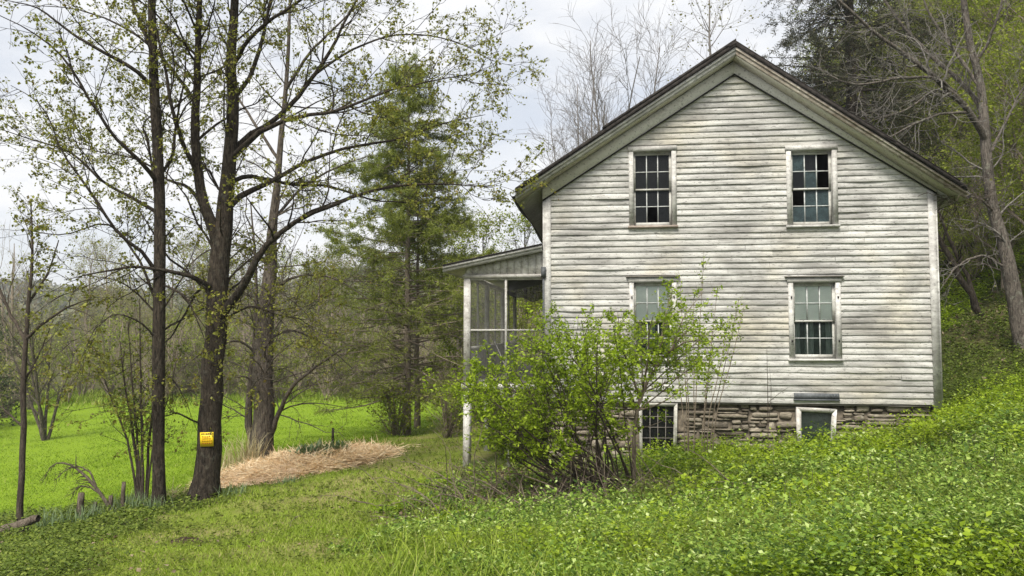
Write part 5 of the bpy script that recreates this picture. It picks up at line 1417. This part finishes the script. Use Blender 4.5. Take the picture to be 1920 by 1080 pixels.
# plants in the bed
labs = ['pale grey green leafy plant growing in the straw mound, leftmost of the clump', 'grey green leafy plant in the middle of the straw mound', 'grey green leafy plant at the right of the clump in the straw', 'smaller leafy plant at the back of the straw mound']
for i, (px, py, d, s) in enumerate(((572, 857, 16.6, 1.1), (600, 852, 16.9, 1.3), (632, 847, 17.2, 1.1), (590, 850, 17.7, .9))):
    p = P(px, py, d); p[2] = gz(p[0], p[1])+.20
    o = thing('garden_plant', p, labs[i], 'plant', 'leafy plants in the straw')
    n = 90; a = rng.uniform(0, 6.28, n); el = rng.uniform(.1, 1.3, n); dd = np.stack([np.cos(a)*np.cos(el), np.sin(a)*np.cos(el), np.sin(el)], 1)
    mb = MB(); leaves(mb, dd*rng.uniform(.0, .16, (n, 1))*s+np.c_[rng.normal(0, .12, (n, 2)), np.zeros(n)], dd, np.stack([-np.sin(a), np.cos(a), rng.normal(0, .3, n)], 1), rng.uniform(.10, .20, n)*s, rng.uniform(.05, .09, n)*s)
    mb.build('leaves', M['daff'], o)
p = P(624, 830, 20.5); p[2] = gz(p[0], p[1])
o = thing('garden_stake', p, 'short dark stake standing in the grass behind the straw mound', 'stake')
mb = MB(); mb.bar((0, 0, -.1), (.0, 0, .52), .05, .045, segs=3, jit=.004, rng=rng); mb.build('stake_shaft', M['bark_dark'], o)

# dry grass tuft beside the old trunk
def tuft(name, label, loc, n, h, spread, mat, w=.008, lean=.8, droop=.4, cat='grass tuft', rng=None, group=None):
    o = thing(name, loc, label, cat, group); a = rng.uniform(0, 6.28, n); l = rng.uniform(.1, lean, n)
    mb = MB(); N = 6; d = unit(np.stack([np.cos(a)*l, np.sin(a)*l, np.ones(n)], 1)); pp = np.empty((n, N, 3)); pp[:, 0] = np.c_[rng.normal(0, spread, (n, 2)), np.full(n, -.02)]
    L = rng.uniform(.55, 1.1, n)[:, None]*h
    for k in range(1, N):
        d = unit(d-Z*droop*k/N+rng.normal(0, .04, (n, 3))); pp[:, k] = pp[:, k-1]+d*L/(N-1)
    s = np.stack([-np.sin(a), np.cos(a), np.zeros(n)], 1)[:, None]*(w*np.linspace(1, .15, N))[None, :, None]
    v = np.stack([pp-s, pp+s], 2).reshape(-1, 3); idx = np.arange(n*N*2).reshape(n, N, 2)
    mb.add(v, np.stack([idx[:, :-1, 0], idx[:, :-1, 1], idx[:, 1:, 1], idx[:, 1:, 0]], -1).reshape(-1, 4))
    mb.build('leaves', M[mat], o); return o
def gp(px, py, d):
    p = P(px, py, d); p[2] = gz(p[0], p[1]); return p
rng = R(411)
tuft('dry_grass_tuft', 'tall tuft of dry tan grass at the foot of the old trunk', gp(465, 866, 18.2), 150, 1.0, .16, 'drygrass', .010, .7, .35, rng=rng)
tuft('dry_grass_tuft', 'smaller tuft of dry grass left of the straw mound', gp(430, 872, 18.0), 90, .8, .18, 'drygrass', .009, .9, .5, rng=rng)
tuft('dry_grass_tuft', 'low dry grass between the maple and the slender trunk', gp(345, 905, 14.), 80, .4, .22, 'drygrass', .008, .9, .5, rng=rng)
tuft('pale_plant', 'pale white striped strap leaved plant among the weeds at the lower right', gp(1752, 1010, 4.9), 34, .42, .05, 'pale_strap', .008, 1.0, .9, 'plant', rng=rng)
for i, (px, py, d, h, lab) in enumerate(((258, 946, 12.2, .30, 'blue green strap leaved clump at the foot of the slender trunk'), (285, 950, 12.0, .26, 'blue green strap leaved clump touching the slender trunk'), (148, 985, 11.2, .34, 'dark strap leaved clump beside the stub of a post'), (90, 985, 11.2, .30, 'dark strap leaved clump behind the fallen log'), (235, 945, 12.4, .3, 'blue green strap leaved clump right of the bent dead bough'), (440, 925, 12.8, .24, 'green strap leaved clump right of the maple foot'), (540, 912, 14.2, .2, 'low green strap leaved clump in front of the straw mound'), (180, 975, 11.5, .28, 'strap leaved clump below the bent dead bough'))):
    tuft('strap_leaved_plant', lab, gp(px, py, d), 70, h, .12, 'daff', .009, .6, .25, 'plant', rng=rng, group='strap leaved plants on the bank')

# ------------------------------------------------------------------ bank: log, bent bough, post stubs, mole hill
rng = R(421)
lg = [(-60,1025,.09),(0,1000,.085),(35,985,.075),(72,972,.05)]
o = thing('fallen_log', gp(0, 1005, 10.9), 'weathered brown fallen log lying on the bank at the left edge', 'log'); off = gp(0, 1005, 10.9)
p, r = pix_limb(lg, 10.9, 14, rng, .15); mb = MB(); tubes(mb, p[None], r[None], 10); mb.build('log_body', M['deadwood'], o, True, off)
o = thing('fallen_log', gp(20, 1015, 10.6), 'thin dark fallen branch just below the larger log', 'log'); off = gp(20, 1015, 10.6)
p, r = pix_limb([(-40,1015,.05),(20,1006,.045),(60,990,.02)], 10.6, 12, rng, .3); mb = MB(); tubes(mb, p[None], r[None], 8); mb.build('log_body', M['bark_dark'], o, True, off)
bb = [[(p[0], p[1], p[2]*.62) for p in l] for l in [[(203,948,.045),(185,920,.04),(160,892,.034),(135,874,.026),(112,868,.018),(95,875,.012),(84,900,.005)], [(180,915,.03),(168,885,.022),(150,875,.016),(125,880,.01),(105,900,.004)], [(190,928,.025),(172,915,.02),(150,912,.014),(135,925,.006)]]]
o = thing('dead_bough', gp(203, 950, 11.9), 'bent over dead bough with drooping twigs on the bank', 'dead bough'); off = gp(203, 950, 11.9)
st = [pix_limb(l, 11.9, 14, rng, .3) for l in bb]; mb = MB()
for p, r in st: tubes(mb, p[None], r[None], 7)
mb.build('bough', M['deadwood'], o, True, off)
pp = np.stack([s_[0] for s_ in st]); pr = np.stack([s_[1] for s_ in st])
a, b = spawn(pp, pr, rng, k=16, t0=.3, length=(.12, .4), rel=False, M_=6, up=-.22, rmin=.004); mb = MB(); tubes(mb, a, b, 4)
a, b = spawn(a, b, rng, k=2, t0=.2, length=(.06, .2), rel=False, M_=4, up=-.2, rmin=.003); tubes(mb, a, b, 3); mb.build('twigs', M['bark_brown'], o, True, off)
for px, py, d, h, w_, lab in ((149, 968, 11.7, .40, .085, 'broken brown post stub standing under the bent bough'), (176, 962, 11.9, .20, .05, 'short pale post stub right of the taller broken one'), (205, 955, 12., .26, .06, 'grey post stub at the root of the bent bough'), (229, 945, 12.3, .42, .055, 'dark post stub between the bent bough and the small green tree')):
    o = thing('post_stub', gp(px, py, d), lab, 'post', 'old post stubs on the bank'); mb = MB(); mb.bar((0, 0, -.15), (.02, 0, h), w_, w_*.75, segs=4, jit=.006, rng=rng); mb.build('stub', M['deadwood'], o)
o = thing('mole_hill', gp(350, 1022, 7.7), 'small dark mound of bare earth on the mown grass', 'earth mound')
mb = MB(); na, nr = 20, 6; v = [(0, 0, .05)]; f = []
for j in range(1, nr+1):
    s = j/nr
    for i in range(na):
        a = 2*np.pi*i/na; q = 1+.2*math.sin(3*a+1)+.1*math.sin(5*a); v.append((.22*s*q*math.cos(a), .12*s*q*math.sin(a), .055*(1-s*s)-.012*s+rng.normal(0, .008)*(s < 1)))
for i in range(na): f.append((0, 1+i, 1+(i+1) % na))
for j in range(nr-1):
    for i in range(na): f.append((1+j*na+i, 1+(j+1)*na+i, 1+(j+1)*na+(i+1) % na, 1+j*na+(i+1) % na))
mb.add(v, f); mb.build('earth', plain('bare_earth', (.02,.014,.01), (.07,.05,.035), 30., .95, .1, .8), o, True)

# ------------------------------------------------------------------ air
mb = MB(); mb.box(-800, 800, -40, 1000, -14, 46)
hz = bpy.data.materials.new('valley_air'); hz.use_nodes = True; hz.node_tree.nodes.clear()
ho = hz.node_tree.nodes.new('ShaderNodeOutputMaterial'); hv = hz.node_tree.nodes.new('ShaderNodeVolumePrincipled')
hv.inputs['Density'].default_value = .0006; hv.inputs['Color'].default_value = (.80, .84, .9, 1)
hz.node_tree.links.new(hv.outputs[0], ho.inputs['Volume'])
if HAZE: tag(mb.build('haze', hz), 'thin pale air filling the valley', 'haze', kind='stuff')

# ------------------------------------------------------------------ camera, light, sky
cam = bpy.data.cameras.new('camera'); co = bpy.data.objects.new('camera', cam); COL.objects.link(co)
cam.lens = F/1920*36; cam.sensor_width = 36; cam.clip_end = 2500; cam.clip_start = .05
co.rotation_euler = (math.pi/2+TH, 0, 0); SC.camera = co

SUN_EL, SUN_AZ = math.radians(52), math.radians(-160)     # azimuth clockwise from +Y
sd = Vector((math.sin(SUN_AZ)*math.cos(SUN_EL), math.cos(SUN_AZ)*math.cos(SUN_EL), math.sin(SUN_EL)))
sun = bpy.data.lights.new('sun', 'SUN'); sun.energy = 2.9; sun.angle = math.radians(22); sun.color = (1, .945, .85)
so = bpy.data.objects.new('sun', sun); COL.objects.link(so); so.rotation_euler = (-sd).to_track_quat('-Z', 'Y').to_euler(); so.location = (0, -10, 40)

W = bpy.data.worlds.new('World'); SC.world = W; W.use_nodes = True; nt = W.node_tree; nt.nodes.clear()
out = nt.nodes.new('ShaderNodeOutputWorld')
sky = nt.nodes.new('ShaderNodeTexSky'); sky.sky_type = 'NISHITA'; sky.sun_disc = False; sky.sun_elevation = SUN_EL; sky.sun_rotation = SUN_AZ
b1 = nt.nodes.new('ShaderNodeBackground'); b1.inputs[1].default_value = .06; nt.links.new(sky.outputs[0], b1.inputs[0])
tc = nt.nodes.new('ShaderNodeTexCoord'); mp = nt.nodes.new('ShaderNodeMapping'); mp.inputs['Scale'].default_value = (1.6, 1.6, 4.2); mp.inputs['Location'].default_value = (.3, .1, .2)
nt.links.new(tc.outputs['Generated'], mp.inputs[0])
ns = nt.nodes.new('ShaderNodeTexNoise'); ns.inputs['Scale'].default_value = 2.2; ns.inputs['Detail'].default_value = 7; ns.inputs['Roughness'].default_value = .52; ns.inputs['Distortion'].default_value = .3
nt.links.new(mp.outputs[0], ns.inputs['Vector'])
rp = nt.nodes.new('ShaderNodeValToRGB'); e = rp.color_ramp.elements; e[0].position = .32; e[0].color = (.42, .435, .465, 1); e[1].position = .60; e[1].color = (.50, .50, .503, 1)
nt.links.new(ns.outputs[0], rp.inputs[0])
b2 = nt.nodes.new('ShaderNodeBackground'); b2.inputs[1].default_value = 1.0; nt.links.new(rp.outputs[0], b2.inputs[0])
rf = nt.nodes.new('ShaderNodeValToRGB'); e = rf.color_ramp.elements; e[0].position = .36; e[0].color = (.72,)*3+(1,); e[1].position = .55; e[1].color = (.97,)*3+(1,)
nt.links.new(ns.outputs[0], rf.inputs[0])
mx = nt.nodes.new('ShaderNodeMixShader'); nt.links.new(rf.outputs[0], mx.inputs[0]); nt.links.new(b1.outputs[0], mx.inputs[1]); nt.links.new(b2.outputs[0], mx.inputs[2])
nt.links.new(mx.outputs[0], out.inputs[0])

SC.view_settings.view_transform = 'Standard'; SC.view_settings.look = 'None'; SC.view_settings.exposure = 1.1; SC.view_settings.gamma = 1
SC.render.engine = 'CYCLES'; cy = SC.cycles
cy.use_denoising = True; cy.max_bounces = 6; cy.diffuse_bounces = 3; cy.glossy_bounces = 2; cy.transmission_bounces = 3; cy.transparent_max_bounces = 10
cy.caustics_reflective = False; cy.caustics_refractive = False
